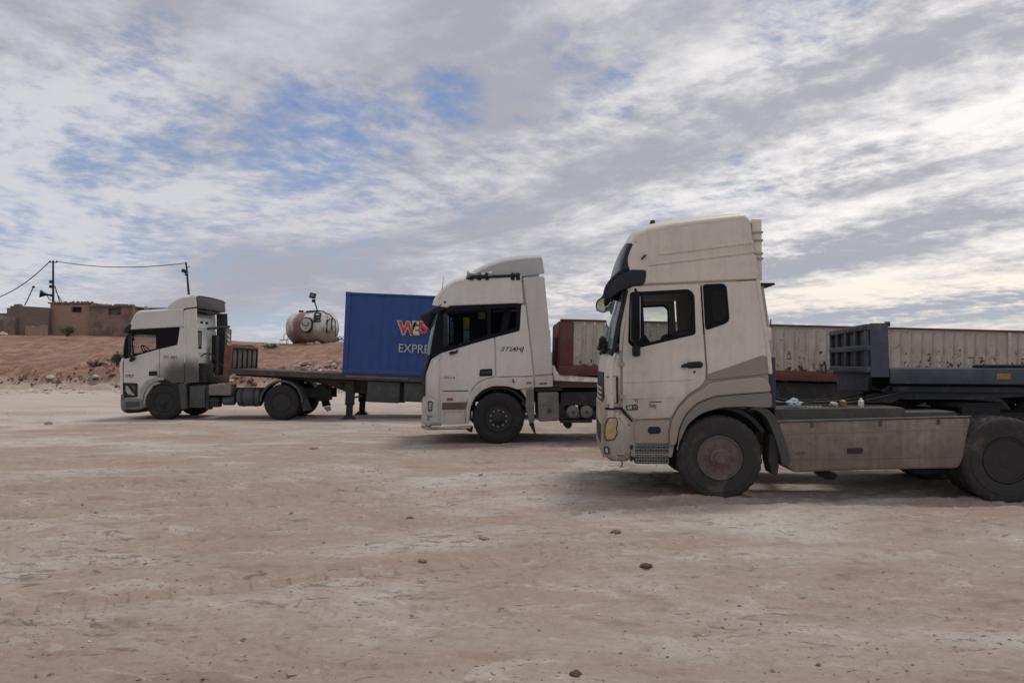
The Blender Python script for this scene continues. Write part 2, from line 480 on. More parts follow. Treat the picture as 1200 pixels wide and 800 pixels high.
M['brick'] = brick_mat('tan_brick', (0.36, 0.225, 0.165), (0.29, 0.175, 0.125), (0.36, .29, .24))
M['brickD'] = brick_mat('weathered_brick', (0.27, 0.175, 0.13), (0.19, 0.125, 0.095), (0.28, .23, .19), patch=(0.14, 0.105, 0.09))
M['mud'] = brick_mat('shaded_mud_render', (0.22, 0.165, 0.135), (0.19, 0.145, 0.12), (0.20, .16, .135), patch=(0.16, .125, .105))  # darkened tone carries the shade of the left block's wall
M['plaster'] = simple('pale_plaster', (0.36, 0.33, 0.30), .9)
M['board'] = simple('grey_board', (0.17, 0.16, 0.15), .9)
M['hole'] = simple('dark_window_void', (0.035, 0.035, 0.045), .7)
M['leaf'] = simple('dry_olive_leaf', (0.10, 0.095, 0.05), .9, var=.6, scale=8)
M['twig'] = simple('dry_twig', (0.10, 0.075, 0.055), .9)


def tank_mat():
    m, n, b = mat('weathered_tank_steel')
    oc = objc(n)
    s3 = n.new('ShaderNodeSeparateXYZ'); n.l.new(oc, s3.inputs[0])
    a = n.noise(oc, 1.4, 8, .7); f = n.noise(oc, 5, 8, .7)
    c = n.mix(n.sstep(a, .35, .65), (0.44, 0.41, 0.385), (0.70, 0.68, 0.65))
    bandd = n.math('ABSOLUTE', n.math('ADD', s3.outputs[0], 0.55))
    rustm = n.math('MULTIPLY', n.sstep(n.math('ADD', bandd, n.math('MULTIPLY', n.math('SUBTRACT', f, .5), 1.2)), .75, .3), .85)
    c = n.mix(rustm, c, (0.16, 0.075, 0.045))
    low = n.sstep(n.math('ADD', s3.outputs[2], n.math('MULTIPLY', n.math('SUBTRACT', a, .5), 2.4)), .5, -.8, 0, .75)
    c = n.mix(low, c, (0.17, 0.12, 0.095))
    n.put(b.inputs['Base Color'], c)
    b.inputs['Roughness'].default_value = .75
    return m


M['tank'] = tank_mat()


# ------------------------------------------------------------------ mesh helpers
def link(name, me, m, parent=None, loc=(0, 0, 0), rot=(0, 0, 0), label=None):
    o = bpy.data.objects.new(name, me)
    COL.objects.link(o)
    if m is not None and not me.materials:
        me.materials.append(m)
    if parent is not None:
        o.parent = parent
    o.location = loc
    o.rotation_euler = rot
    if label:
        o['label'] = label
    return o


def thing(name, label, cat, loc=(0, 0, 0), rot=(0, 0, 0), group=None):
    o = bpy.data.objects.new(name, None)
    COL.objects.link(o)
    o.location = loc
    o.rotation_euler = rot
    o.empty_display_size = .3
    return tag(o, label, cat, group)


def tag(o, label, cat, group=None):
    o['label'] = label
    o['category'] = cat
    if group:
        o['group'] = group
    return o


def smooth(me, ang=35):
    me.polygons.foreach_set('use_smooth', [True] * len(me.polygons))
    me.update()
    try:
        me.set_sharp_from_angle(angle=R(ang))
    except Exception:
        pass


class MB:
    def __init__(s):
        s.bm = bmesh.new()

    def box(s, lo, hi, bev=0.0):
        c = [(a + b) / 2 for a, b in zip(lo, hi)]
        sz = [abs(b - a) for a, b in zip(lo, hi)]
        return s.obox(c, sz, None, bev)

    def obox(s, c, sz, rot=None, bev=0.0):
        t = bmesh.new()
        bmesh.ops.create_cube(t, size=1.0)
        bmesh.ops.scale(t, vec=sz, verts=t.verts)
        if bev > 0:
            bmesh.ops.bevel(t, geom=list(t.edges), offset=min(bev, min(sz) * .45), segments=2, profile=.5, affect='EDGES')
        m = Matrix.Translation(c)
        if rot is not None:
            m = m @ rot.to_4x4()
        bmesh.ops.transform(t, matrix=m, verts=t.verts)
        s._add(t)
        return s

    def _add(s, t):
        me = bpy.data.meshes.new('t')
        t.to_mesh(me)
        t.free()
        s.bm.from_mesh(me)
        bpy.data.meshes.remove(me)

    def cyl(s, a, b, r, r2=None, n=16, caps=True):
        a, b = Vector(a), Vector(b)
        dv = b - a
        t = bmesh.new()
        bmesh.ops.create_cone(t, cap_ends=caps, segments=n, radius1=r, radius2=r if r2 is None else r2, depth=dv.length)
        q = dv.to_track_quat('Z', 'Y').to_matrix().to_4x4()
        bmesh.ops.transform(t, matrix=Matrix.Translation((a + b) / 2) @ q, verts=t.verts)
        s._add(t)
        return s

    def tube(s, pts, r, n=8, closed=False):
        pts = [Vector(p) for p in pts]
        rings = []
        up = Vector((0, 0, 1))
        for i, p in enumerate(pts):
            if closed:
                tv = pts[(i + 1) % len(pts)] - pts[i - 1]
            else:
                tv = pts[min(i + 1, len(pts) - 1)] - pts[max(i - 1, 0)]
            tv.normalize()
            a = tv.cross(up)
            if a.length < 1e-3:
                a = tv.cross(Vector((1, 0, 0)))
            a.normalize()
            b = tv.cross(a)
            rr = r[i] if isinstance(r, (list, tuple)) else r
            rings.append([s.bm.verts.new(p + a * math.cos(2 * math.pi * k / n) * rr + b * math.sin(2 * math.pi * k / n) * rr) for k in range(n)])
        m = len(rings)
        for i in range(m if closed else m - 1):
            A, B = rings[i], rings[(i + 1) % m]
            for k in range(n):
                s.bm.faces.new((A[k], A[(k + 1) % n], B[(k + 1) % n], B[k]))
        if not closed:
            s.bm.faces.new(rings[0]); s.bm.faces.new(rings[-1][::-1])
        return s

    def lathe(s, prof, c, axis='Y', n=48, fn=None):
        """prof: (r, h) pairs turned about the axis through c"""
        rings = []
        for (r, h) in prof:
            ring = []
            for k in range(n):
                a = 2 * math.pi * k / n
                rr = r if fn is None else fn(r, h, k)
                if axis == 'Y':
                    v = (c[0] + rr * math.cos(a), c[1] + h, c[2] + rr * math.sin(a))
                elif axis == 'X':
                    v = (c[0] + h, c[1] + rr * math.cos(a), c[2] + rr * math.sin(a))
                else:
                    v = (c[0] + rr * math.cos(a), c[1] + rr * math.sin(a), c[2] + h)
                ring.append(s.bm.verts.new(v))
            rings.append(ring)
        for A, B in zip(rings, rings[1:]):
            for k in range(n):
                s.bm.faces.new((A[k], A[(k + 1) % n], B[(k + 1) % n], B[k]))
        if prof[0][0] > 1e-4:
            s.bm.faces.new(rings[0])
        if prof[-1][0] > 1e-4:
            s.bm.faces.new(rings[-1][::-1])
        return s

    def loft(s, rings, cap=True, closed=True):
        vs = [[s.bm.verts.new(p) for p in r] for r in rings]
        n = len(vs[0])
        for A, B in zip(vs, vs[1:]):
            for k in range(n if closed else n - 1):
                s.bm.faces.new((A[k], A[(k + 1) % n], B[(k + 1) % n], B[k]))
        if cap and closed:
            s.bm.faces.new(vs[0][::-1]); s.bm.faces.new(vs[-1])
        return s

    def mesh(s, name='mesh', sm=True, ang=35):
        bmesh.ops.remove_doubles(s.bm, verts=s.bm.verts, dist=1e-5)
        bmesh.ops.recalc_face_normals(s.bm, faces=s.bm.faces)
        me = bpy.data.meshes.new(name)
        s.bm.to_mesh(me)
        s.bm.free()
        if sm:
            smooth(me, ang)
        return me

    def build(s, name, m, parent=None, loc=(0, 0, 0), rot=(0, 0, 0), label=None, sm=True, ang=35):
        return link(name, s.mesh(name, sm, ang), m, parent, loc, rot, label)


def rnd_poly(pts, r=0.03, seg=4):
    """round the corners of a closed 2-D polygon; a point may carry its own radius as a third value"""
    out = []
    n = len(pts)
    for i in range(n):
        p = Vector(pts[i][:2]); a = Vector(pts[i - 1][:2]); b = Vector(pts[(i + 1) % n][:2])
        rr = pts[i][2] if len(pts[i]) > 2 else r
        u, v = a - p, b - p
        if rr <= 0 or u.length < 1e-6 or v.length < 1e-6:
            out.append(tuple(p)); continue
        u2, v2 = u.normalized(), v.normalized()
        cosA = max(-1, min(1, u2.dot(v2)))
        if cosA < -.985:
            out.append(tuple(p)); continue
        tlen = min(rr / max(math.tan(math.acos(cosA) / 2), 1e-3), u.length * .45, v.length * .45)
        p0, p2 = p + u2 * tlen, p + v2 * tlen
        for k in range(seg + 1):
            t = k / seg
            q = p0 * (1 - t) ** 2 + p * 2 * t * (1 - t) + p2 * t * t
            out.append((q.x, q.y))
    return out


def plate_mesh(outer, holes=(), thick=.03, bev=.006):
    """a flat slab in the XZ plane, thickness centred on y = 0, with openings and eased edges"""
    cu = bpy.data.curves.new('c', 'CURVE')
    cu.dimensions = '2D'
    cu.fill_mode = 'BOTH'
    for poly in [outer] + list(holes):
        sp_ = cu.splines.new('POLY')
        sp_.points.add(len(poly) - 1)
        for q, p in zip(sp_.points, poly):
            q.co = (p[0], p[1], 0, 1)
        sp_.use_cyclic_u = True
    bev = min(bev, thick * .45)
    cu.extrude = thick / 2 - bev
    cu.bevel_depth = bev
    cu.bevel_resolution = 1
    cu.offset = -bev
    o = bpy.data.objects.new('tmp', cu)
    COL.objects.link(o)
    dg = bpy.context.evaluated_depsgraph_get()
    me = bpy.data.meshes.new_from_object(o.evaluated_get(dg))
    bpy.data.objects.remove(o)
    bpy.data.curves.remove(cu)
    me.transform(Matrix.Rotation(R(90), 4, 'X'))
    me.materials.clear()
    smooth(me, 40)
    return me


def text_mesh(s, size, thick=.004, bold=.0, spacing=1.0, shear=0.0, sx=1.0):
    cu = bpy.data.curves.new('t', 'FONT')
    cu.body = s
    cu.size = size
    cu.extrude = thick / 2
    cu.offset = bold
    cu.space_character = spacing
    cu.shear = shear
    o = bpy.data.objects.new('tmp', cu)
    COL.objects.link(o)
    dg = bpy.context.evaluated_depsgraph_get()
    me = bpy.data.meshes.new_from_object(o.evaluated_get(dg))
    bpy.data.objects.remove(o)
    bpy.data.curves.remove(cu)
    me.transform(Matrix.Rotation(R(90), 4, 'X') @ Matrix.Scale(sx, 4, (1, 0, 0)))
    me.materials.clear()
    return me


def catmull(pts, k=4):
    out = []
    n = len(pts)
    P_ = [np.array(p, float) for p in pts]
    for i in range(n - 1):
        p0, p1, p2, p3 = P_[max(i - 1, 0)], P_[i], P_[i + 1], P_[min(i + 2, n - 1)]
        for j in range(k):
            t = j / k
            out.append(.5 * ((2 * p1) + (-p0 + p2) * t + (2 * p0 - 5 * p1 + 4 * p2 - p3) * t * t + (-p0 + 3 * p1 - 3 * p2 + p3) * t ** 3))
    out.append(P_[-1])
    return out


class Frame:
    """the place of one vehicle: origin, heading and tilt; turns a measured photo point into its own metres"""
    HW = 1.25

    def __init__(s, px, py, Y, yaw=0.0, tilt=0.0):
        u, v = px - 600, 400 - py
        c, sn = math.cos(PITCH), math.sin(PITCH)
        k = Y / (FPX * c - v * sn)
        s.rot = Matrix.Rotation(yaw, 3, 'Z') @ Matrix.Rotation(tilt, 3, 'Y')
        near = Vector((u * k, Y, CZ + (FPX * sn + v * c) * k))
        s.o = near - s.rot @ Vector((0, -s.HW, 0))
        s.inv = s.rot.transposed()
        s.euler = s.rot.to_euler()

    def p(s, px, py, y=-1.25):
        u, v = px - 600, 400 - py
        c, sn = math.cos(PITCH), math.sin(PITCH)
        d_ = s.inv @ Vector((u, FPX * c - v * sn, FPX * sn + v * c))
        o_ = s.inv @ (Vector((0, 0, CZ)) - s.o)
        k = (y - o_.y) / d_.y
        q = o_ + d_ * k
        return (q.x, q.z)

    def poly(s, pts, y=-1.25):
        return [s.p(q[0], q[1], y) + tuple(q[2:]) for q in pts]


class Truck:
    def __init__(s, name, label, cat, fr, group=None):
        s.f = fr
        s.t = thing(name, label, cat, fr.o, fr.euler, group)

    def side(s, name, pts, m, holes=(), y=-1.25, thick=.03, bev=.006, r=.02, both=True, label=None, hr=.03, parent=None):
        """a body panel on the near side (and its twin on the far side); outer face at y"""
        f = s.f
        me = plate_mesh(rnd_poly(f.poly(pts, y), r), [rnd_poly(f.poly(h, y), hr) for h in holes], thick, bev)
        pr = parent or s.t
        a = link(name, me, m, pr, (0, y + thick / 2, 0), label=label)
        if both:
            link(name, me, m, s.t, (0, -y - thick / 2, 0))
        return a

    def prism(s, name, pts, m, y0, y1, r=.02, bev=.01, parent=None, label=None, yref=-1.25):
        me = plate_mesh(rnd_poly(s.f.poly(pts, yref), r), [], abs(y1 - y0), bev)
        return link(name, me, m, parent or s.t, (0, (y0 + y1) / 2, 0), label=label)

    def skin(s, name, pts, m, a=.12, bow=.05, y0=-1.25, y1=1.25, b=.32, thick=.025, k=4, off=0.0, parent=None, label=None, ny=30, raw=False, W_=1.25):
        """a curved sheet across the cab: near-edge outline pushed forward towards the middle, with rounded corners"""
        q = [tuple(s.f.p(*p[:2])) + ((p[2], p[3]) if len(p) > 3 else (a, bow)) for p in pts] if not raw else [tuple(p[:2]) + ((p[2], p[3]) if len(p) > 3 else (a, bow)) for p in pts]
        q = catmull(q, k) if k > 1 else [np.array(v, float) for v in q]
        n = len(q)
        nor = []
        for i in range(n):
            d_ = q[min(i + 1, n - 1)][:2] - q[max(i - 1, 0)][:2]
            d_ = d_ / (np.linalg.norm(d_) + 1e-9)
            nor.append(np.array((-d_[1], d_[0])))
        # denser towards the corners
        ts = np.linspace(-1, 1, ny + 1)
        ys = np.sign(ts) * (1 - (1 - np.abs(ts)) ** 1.6) * W_
        ys = np.unique(np.clip(ys, y0, y1))
        bm = bmesh.new()
        grid = []
        for off2 in (off, off - thick):
            g = []
            for i in range(n):
                row = []
                for y in ys:
                    t = max(0.0, (abs(y) - (W_ - b)) / b)
                    dd = (q[i][2] + q[i][3]) - q[i][3] * (y / W_) ** 2 - q[i][2] * (1 - math.sqrt(max(0, 1 - t * t)))
                    v = q[i][:2] + nor[i] * (dd + off2)
                    row.append(bm.verts.new((v[0], y, v[1])))
                g.append(row)
            grid.append(g)
        A, B = grid
        nyy = len(ys)
        for i in range(n - 1):
            for j in range(nyy - 1):
                bm.faces.new((A[i][j], A[i][j + 1], A[i + 1][j + 1], A[i + 1][j]))
                bm.faces.new((B[i][j], B[i + 1][j], B[i + 1][j + 1], B[i][j + 1]))
        for j in range(nyy - 1):
            bm.faces.new((A[0][j], B[0][j], B[0][j + 1], A[0][j + 1]))
            bm.faces.new((A[-1][j], A[-1][j + 1], B[-1][j + 1], B[-1][j]))
        for i in range(n - 1):
            bm.faces.new((A[i][0], A[i + 1][0], B[i + 1][0], B[i][0]))
            bm.faces.new((A[i][-1], B[i][-1], B[i + 1][-1], A[i + 1][-1]))
        bmesh.ops.recalc_face_normals(bm, faces=bm.faces)
        me = bpy.data.meshes.new(name)
        bm.to_mesh(me); bm.free()
        smooth(me, 50)
        return link(name, me, m, parent or s.t, label=label)

    def box(s, name, px0, py0, px1, py1, m, y0=-1.25, depth=.4, bev=.012, parent=None, label=None):
        x0, z1 = s.f.p(px0, py0, y0); x1, z0 = s.f.p(px1, py1, y0)
        return MB().box((x0, y0, z0), (x1, y0 + depth, z1), bev).build(name, m, parent or s.t, label=label)


TYRE = {}


def tyre_meshes(r, w, style, tag_=''):
    key = (round(r, 3), w, style, tag_)
    if key in TYRE:
        return TYRE[key]
    rr = r * .525
    n = 96

    def fn(rad, h, k):
        if rad > r * .955 and abs(abs(h) - w / 2) > .0:
            return rad - (.012 if (k % 3 == 0) and abs(h) > w * .22 else 0)
        return rad
    prof = [(rr, -w / 2 + .035), (rr + .012, -w / 2 + .012), (rr + .06, -w / 2 + .002), (r * .80, -w / 2 - .004), (r * .81, -w / 2 + .004), (r * .90, -w / 2 + .004), (r * .955, -w / 2 + .018),
            (r * .985, -w / 2 + .04)]
    for g in (-.28, -.1, .1, .28):
        c = g * w
        prof += [(r, c - .016), (r - .014, c - .010), (r - .014, c + .010), (r, c + .016)]
    prof += [(r * .985, w / 2 - .04), (r * .955, w / 2 - .018), (r * .86, w / 2), (rr + .03, w / 2 - .004), (rr, w / 2 - .035), (rr - .02, 0), (rr, -w / 2 + .035)]
    b = MB(); b.lathe(prof[:-1], (0, 0, 0), 'Y', n, fn)
    # close the bead side
    ty = b.mesh('tyre', ang=30)
    # rim: outer lip, dish, hub
    if style == 'front':
        rp = [(rr + .004, -w / 2 + .02), (rr - .006, -w / 2 + .006), (rr - .02, -w / 2 + .008), (rr - .035, -w / 2 + .05), (rr * .80, -w / 2 + .05), (rr * .72, -w / 2 + .035), (rr * .50, -w / 2 + .022), (rr * .46, -w / 2 + .03)]
        hp = [(rr * .47, -w / 2 + .06), (rr * .44, -w / 2 + .0), (rr * .30, -w / 2 - .02), (rr * .28, -w / 2 - .06), (rr * .20, -w / 2 - .075), (0.0001, -w / 2 - .078)]
        nutr, nuty = rr * .60, -w / 2 + .02
    else:
        rp = [(rr + .004, -w / 2 + .02), (rr - .006, -w / 2 + .006), (rr - .02, -w / 2 + .010), (rr - .03, -w / 2 + .12), (rr * .80, -w / 2 + .17), (rr * .66, -w / 2 + .19), (rr * .5, -w / 2 + .19)]
        hp = [(rr * .52, -w / 2 + .20), (rr * .50, -w / 2 + .13), (rr * .42, -w / 2 + .10), (rr * .38, -w / 2 + .03), (rr * .30, -w / 2 + .015), (0.0001, -w / 2 + .012)]
        nutr, nuty = rr * .60, -w / 2 + .17
    rim = MB(); rim.lathe(rp + [(rr * .45, rp[-1][1] + .02), (rr - .05, rp[-1][1] + .05), (rr + .004, 0)], (0, 0, 0), 'Y', 64)
    rim = rim.mesh('rim', ang=30)
    hub = MB(); hub.lathe(hp, (0, 0, 0), 'Y', 32); hub = hub.mesh('hub', ang=30)
    nut = MB()
    nut.cyl((0, nuty + .03, 0), (0, nuty - .012, 0), .021, .019, 6)
    nut.cyl((0, nuty - .012, 0), (0, nuty - .03, 0), .011, .011, 6)
    nut = nut.mesh('wheel_nut', ang=20)
    TYRE[key] = (ty, rim, hub, nut, nutr)
    return TYRE[key]


def wheel(T, x, z, y, r=.53, w=.30, style='front', mrim='rim', nuts=10, outer=-1, parent=None, mnut=None, mt='rubberD'):
    """wheel > rim, hub, wheel_nut; the tyre is the wheel's own mesh; outer -1 faces the camera side"""
    ty, rim, hub, nut, nutr = tyre_meshes(r, w, style, mrim + mt)
    rot = (0, random.uniform(0, 6), 0) if outer < 0 else (0, random.uniform(0, 6), math.pi)
    if mt == 'rubberD':
        key = (id(ty), mt)
        if key not in TYRE:
            TYRE[key] = ty.copy(); TYRE[key].materials.clear()
        ty = TYRE[key]
    o = link('wheel', ty, M[mt], parent or T, (x, y, z), rot)
    link('rim', rim, M[mrim], o)
    link('hub', hub, M[mrim], o)
    if mnut:
        nut = nut.copy(); nut.materials.clear(); nut.materials.append(M['steel'])
    for k in range(nuts):
        a = 2 * math.pi * k / nuts
        link('wheel_nut', nut, M[mrim], o, (nutr * math.cos(a), 0, nutr * math.sin(a)))
    return o


def arch(pts_px, *a):
    return pts_px


def arc_px(cx, cy, rx, ry, a0, a1, n=10):
    """points on a photo-measured arc, angles in degrees from +x, y down"""
    return [(cx + rx * math.cos(R(a0 + (a1 - a0) * i / n)), cy - ry * math.sin(R(a0 + (a1 - a0) * i / n)), 0) for i in range(n + 1)]


# ------------------------------------------------------------------ terrain
def vnoise(x, y, seed=0):
    xi = np.floor(x).astype(np.int64); yi = np.floor(y).astype(np.int64)
    fx = x - xi; fy = y - yi
    fx = fx * fx * (3 - 2 * fx); fy = fy * fy * (3 - 2 * fy)

    def h(a, b):
        n = (a * 374761393 + b * 668265263 + seed * 1442695041) & 0xffffffff
        n = ((n ^ (n >> 13)) * 1274126177) & 0xffffffff
        return ((n ^ (n >> 16)) & 0xffff) / 65535.0
    return (h(xi, yi) * (1 - fx) + h(xi + 1, yi) * fx) * (1 - fy) + (h(xi, yi + 1) * (1 - fx) + h(xi + 1, yi + 1) * fx) * fy - .5


def fbm(x, y, oct_=5, seed=0, gain=.5):
    s_ = 0; a = 1
    for o in range(oct_):
        s_ = s_ + a * vnoise(x * 2 ** o + 17.3 * o, y * 2 ** o - 9.1 * o, seed + o)
        a *= gain
    return s_


FA = Frame(844, 585.5, 9.75, yaw=R(-4.4))
FB = Frame(584, 520, 15.9)
FC = Frame(192, 492, 23.0)
BUMPS = [(FA.o + FA.rot @ Vector((1.8, 0, 0)), 2.9), (FB.o + Vector((1.8, 0, 0)), 2.9), (FC.o + Vector((1.8, 0, 0)), 3.6)]


def gz(x, y, detail=True):
    x = np.asarray(x, float); y = np.asarray(y, float)
    z = np.zeros_like(x)
    for c, s_ in BUMPS:
        z = z + c.z * np.exp(-((x - c.x) ** 2 + (y - c.y) ** 2) / (2 * s_ * s_))
    rr = np.hypot(x, y)
    if detail:
        z = z + .030 * fbm(x * .5, y * .7, 4, 3)
        k = np.clip((30 - rr) / 20, 0, 1)
        z = z + k * .020 * fbm(x * 3, y * 4.2, 5, 9, .62)
        # flaked crust standing a little proud
        cr = fbm(x * 1.1 + 2 * vnoise(x, y, 5), y * 1.7, 5, 21, .65)
        z = z + k * .020 * np.clip((cr - .05) * 9, 0, 1)
        # ruts left by lorry tyres: shallow parallel troughs, curving across the yard
        for (cx, cy, cr_, dep) in ((-30, 60, 55.0, .034), (-30, 60, 57.1, .034), (8, -18, 26.0, .030), (8, -18, 28.1, .030), (8, -18, 30.6, .022), (2, -40, 49.5, .024), (2, -40, 51.5, .024)):
            q = np.abs(np.hypot(x - cx, y - cy) - cr_)
            lug = 1 + .35 * np.sign(np.sin(np.arctan2(y - cy, x - cx) * cr_ * 22))
            z = z - dep * lug * np.exp(-(q / .16) ** 2) * np.clip(.5 + 2.2 * fbm(x * .25, y * .25, 2, 91), .1, 1.2) + dep * .7 * np.exp(-((q - .30) / .09) ** 2)
        z = z + .5 * fbm(x * .012, y * .012, 3, 31) * np.clip((rr - 60) / 300, 0, 1)
    return z


def sheet(name, X, Y, Z, m, kind='structure'):
    nr, nc = X.shape
    v = np.stack([X, Y, Z], -1).reshape(-1, 3)
    idx = np.arange(nr * nc).reshape(nr, nc)
    f = np.stack([idx[:-1, :-1], idx[:-1, 1:], idx[1:, 1:], idx[1:, :-1]], -1).reshape(-1, 4)
    me = bpy.data.meshes.new(name)
    me.vertices.add(len(v)); me.vertices.foreach_set('co', v.ravel())
    me.loops.add(f.size); me.loops.foreach_set('vertex_index', f.ravel())
    me.polygons.add(len(f)); me.polygons.foreach_set('loop_start', np.arange(0, f.size, 4)); me.polygons.foreach_set('loop_total', np.full(len(f), 4))
    me.polygons.foreach_set('use_smooth', np.ones(len(f), bool))
    me.update(calc_edges=True)
    o = link(name, me, m)
    o['kind'] = kind
    return o


# one sheet out to the horizon, fine where the camera stands
ang = np.concatenate([np.linspace(-42, 42, 760), np.linspace(44, 316, 70)])
ang = np.append(ang, 318.0)
rad = np.concatenate([[.02, .6, 1.2, 1.7], np.geomspace(2.1, 32, 620), np.geomspace(33, 6000, 110)])
A_, R_ = np.meshgrid(np.radians(ang), rad)
GX, GY = R_ * np.sin(A_), R_ * np.cos(A_)
sheet('ground', GX, GY, gz(GX, GY), M['ground'])


# ------------------------------------------------------------------ the red bank and plateau behind the yard
def hill_h(x, y):
    """plateau on the left, long slope, broken bank at its foot; falls away to the right"""
    foot = 49.5 + 4.2 * fbm(x * .10, x * 0 + 3, 4, 41) - np.clip((x + 30) / 12, 0, 1) * 5.5
    t = y - foot
    ridge = 4.15 - np.clip((x + 36) / 16, 0, 1) * .80 - np.clip((x + 12) / 25, 0, 1) * 1.3
    bank = 1.15 * np.clip(t / 4.2, 0, 1) ** 1.3
    slope = np.clip((t - 3.2) / 20, 0, 1)
    slope = slope * slope * (3 - 2 * slope) * .5 + slope * .5
    z = bank + (ridge - 1.15) * slope
    z = z + np.clip(t / 2.5, 0, 1) * (.30 * fbm(x * .35, y * .35, 5, 51, .6)) * np.clip(1.35 - slope, .25, 1)
    bk = np.exp(-((t - 2.2) / 2.2) ** 2)
    z = z + bk * .85 * np.clip(fbm(x * .9, y * .9, 6, 61, .72) + .1, -.25, 1) * np.clip((x + 62) / 8, .15, 1)
    z = np.where(t < 0, -.25 + .0 * t, z)
    z = np.where((t > -1.5) & (t < 0), np.interp(t, [-1.5, 0], [-.25, 0]), z)
    return z


hx = np.concatenate([np.linspace(-220, -62, 60), np.linspace(-61, 12, 560), np.linspace(13, 160, 50)])
hy = np.concatenate([np.linspace(40, 76, 260), np.geomspace(77, 900, 50)])
HX, HY = np.meshgrid(hx, hy)
HZ = hill_h(HX, HY)
HZ = HZ * np.clip((420 - HY) / 250, 0, 1) - .3 * np.clip((HY - 300) / 100, 0, 1) * 3
edge = np.clip((HX + 220) / 30, 0, 1) * np.clip((160 - HX) / 110, 0, 1)
HZ = HZ * edge - (1 - edge) * .4
sheet('hill', HX, HY, HZ, M['hill'])


def hz1(x, y):
    return float(hill_h(np.array([float(x)]), np.array([float(y)]))[0])


# ------------------------------------------------------------------ loose stones
def pebble_cloud(name, pts, m, label, seed=1):
    """many small irregular stones in one mesh (nobody could count them)"""
    rg = np.random.default_rng(seed)
    base = np.array([(1, 0, 0), (-1, 0, 0), (0, 1, 0), (0, -1, 0), (0, 0, 1), (0, 0, -1)], float)
    fc = np.array([(0, 2, 4), (2, 1, 4), (1, 3, 4), (3, 0, 4), (2, 0, 5), (1, 2, 5), (3, 1, 5), (0, 3, 5)])
    n = len(pts)
    pts = np.array(pts)
    sz = pts[:, 3]
    v = base[None] * (1 + rg.uniform(-.35, .35, (n, 6, 1))) * sz[:, None, None] * np.stack([rg.uniform(.7, 1.5, n), rg.uniform(.7, 1.3, n), rg.uniform(.35, .8, n)], -1)[:, None, :]
    a = rg.uniform(0, 6.28, n)
    ca, sa = np.cos(a)[:, None], np.sin(a)[:, None]
    x = v[..., 0] * ca - v[..., 1] * sa; y = v[..., 0] * sa + v[..., 1] * ca
    v = np.stack([x, y, v[..., 2]], -1) + rg.normal(0, .12, v.shape) * sz[:, None, None] + pts[:, None, :3]
    f = (fc[None] + (np.arange(n) * 6)[:, None, None]).reshape(-1, 3)
    me = bpy.data.meshes.new(name)
    me.from_pydata(v.reshape(-1, 3).tolist(), [], f.tolist())
    me.update()
    o = link(name, me, m)
    o['kind'] = 'stuff'; o['label'] = label
    return o


def scatter(n, seed):
    rg = np.random.default_rng(seed)
    out = []
    r_ = 2.6 * (34 / 2.6) ** rg.uniform(0, 1, n)
    a_ = np.radians(rg.uniform(-40, 40, n))
    x, y = r_ * np.sin(a_), r_ * np.cos(a_)
    dens = fbm(x * .35, y * .5, 4, 77)
    keep = rg.uniform(0, 1, n) < np.clip(.35 + dens * 1.8, .04, 1)
    x, y = x[keep], y[keep]
    s_ = .0048 * np.exp(rg.normal(0, .5, len(x))) * (1 + .045 * np.hypot(x, y))
    z = gz(x, y) + s_ * .2
    return np.stack([x, y, z, s_], -1)


pebble_cloud('gravel', scatter(6500, 3), M['stone'], 'loose gravel and crumbs of stone strewn over the yard')
pebble_cloud('pale_gravel', scatter(1200, 8), M['stoneL'], 'pale limestone chips strewn over the yard', 5)

rg = np.random.default_rng(23)
pts = []
for _ in range(3400):
    x = rg.uniform(-48, 4); u = rg.normal(0, 1)
    foot = 49 - np.clip((x + 30) / 12, 0, 1) * 5.5
    y = foot + 1.0 + abs(u) * 2.3 - .6
    if rg.uniform() > .35 + 1.4 * float(fbm(np.array([x * .3]), np.array([y * .3]), 3, 5)[0] + .2):
        continue
    s_ = .05 * math.exp(rg.normal(0, .75))
    pts.append((x, y, max(hz1(x, y), 0) + s_ * .2, min(s_, .35)))
pebble_cloud('bank_rubble', pts, M['clod'], 'broken red rubble along the foot of the bank', 9)
pts = []
for _ in range(2600):
    x = rg.uniform(-40, -5); y = rg.uniform(40.5, 50)
    s_ = .035 * math.exp(rg.normal(0, .7))
    if x < -27 and x > -31 or rg.uniform() < .5:
        pts.append((x, y, max(hz1(x, y), 0) + s_ * .2, min(s_, .3)))
pebble_cloud('limestone_rubble', pts, M['stoneL'], 'pale stones lying before the red bank', 12)


def rock_mesh(seed, sub=3, rough=.35):
    bm = bmesh.new()
    bmesh.ops.create_icosphere(bm, subdivisions=sub, radius=1)
    rr = random.Random(seed)
    off = Vector((rr.uniform(0, 50), rr.uniform(0, 50), rr.uniform(0, 50)))
    from mathutils import noise as mn
    for v in bm.verts:
        n1 = mn.fractal(v.co * 1.3 + off, .6, 2.1, 4)
        v.co *= 1 + rough * n1
        v.co.z = max(v.co.z, -.45)
    me = bpy.data.meshes.new('rock')
    bm.to_mesh(me); bm.free()
    smooth(me, 25)
    return me


def ground_pt(px, py):
    """where the sight line through a photo point meets the flat yard"""
    u, v = px - 600, 400 - py
    c, s_ = math.cos(PITCH), math.sin(PITCH)
    dz = FPX * s_ + v * c
    k = -CZ / dz
    x, y = u * k, (FPX * c - v * s_) * k
    return x, y, float(gz(np.array([x]), np.array([y]))[0])


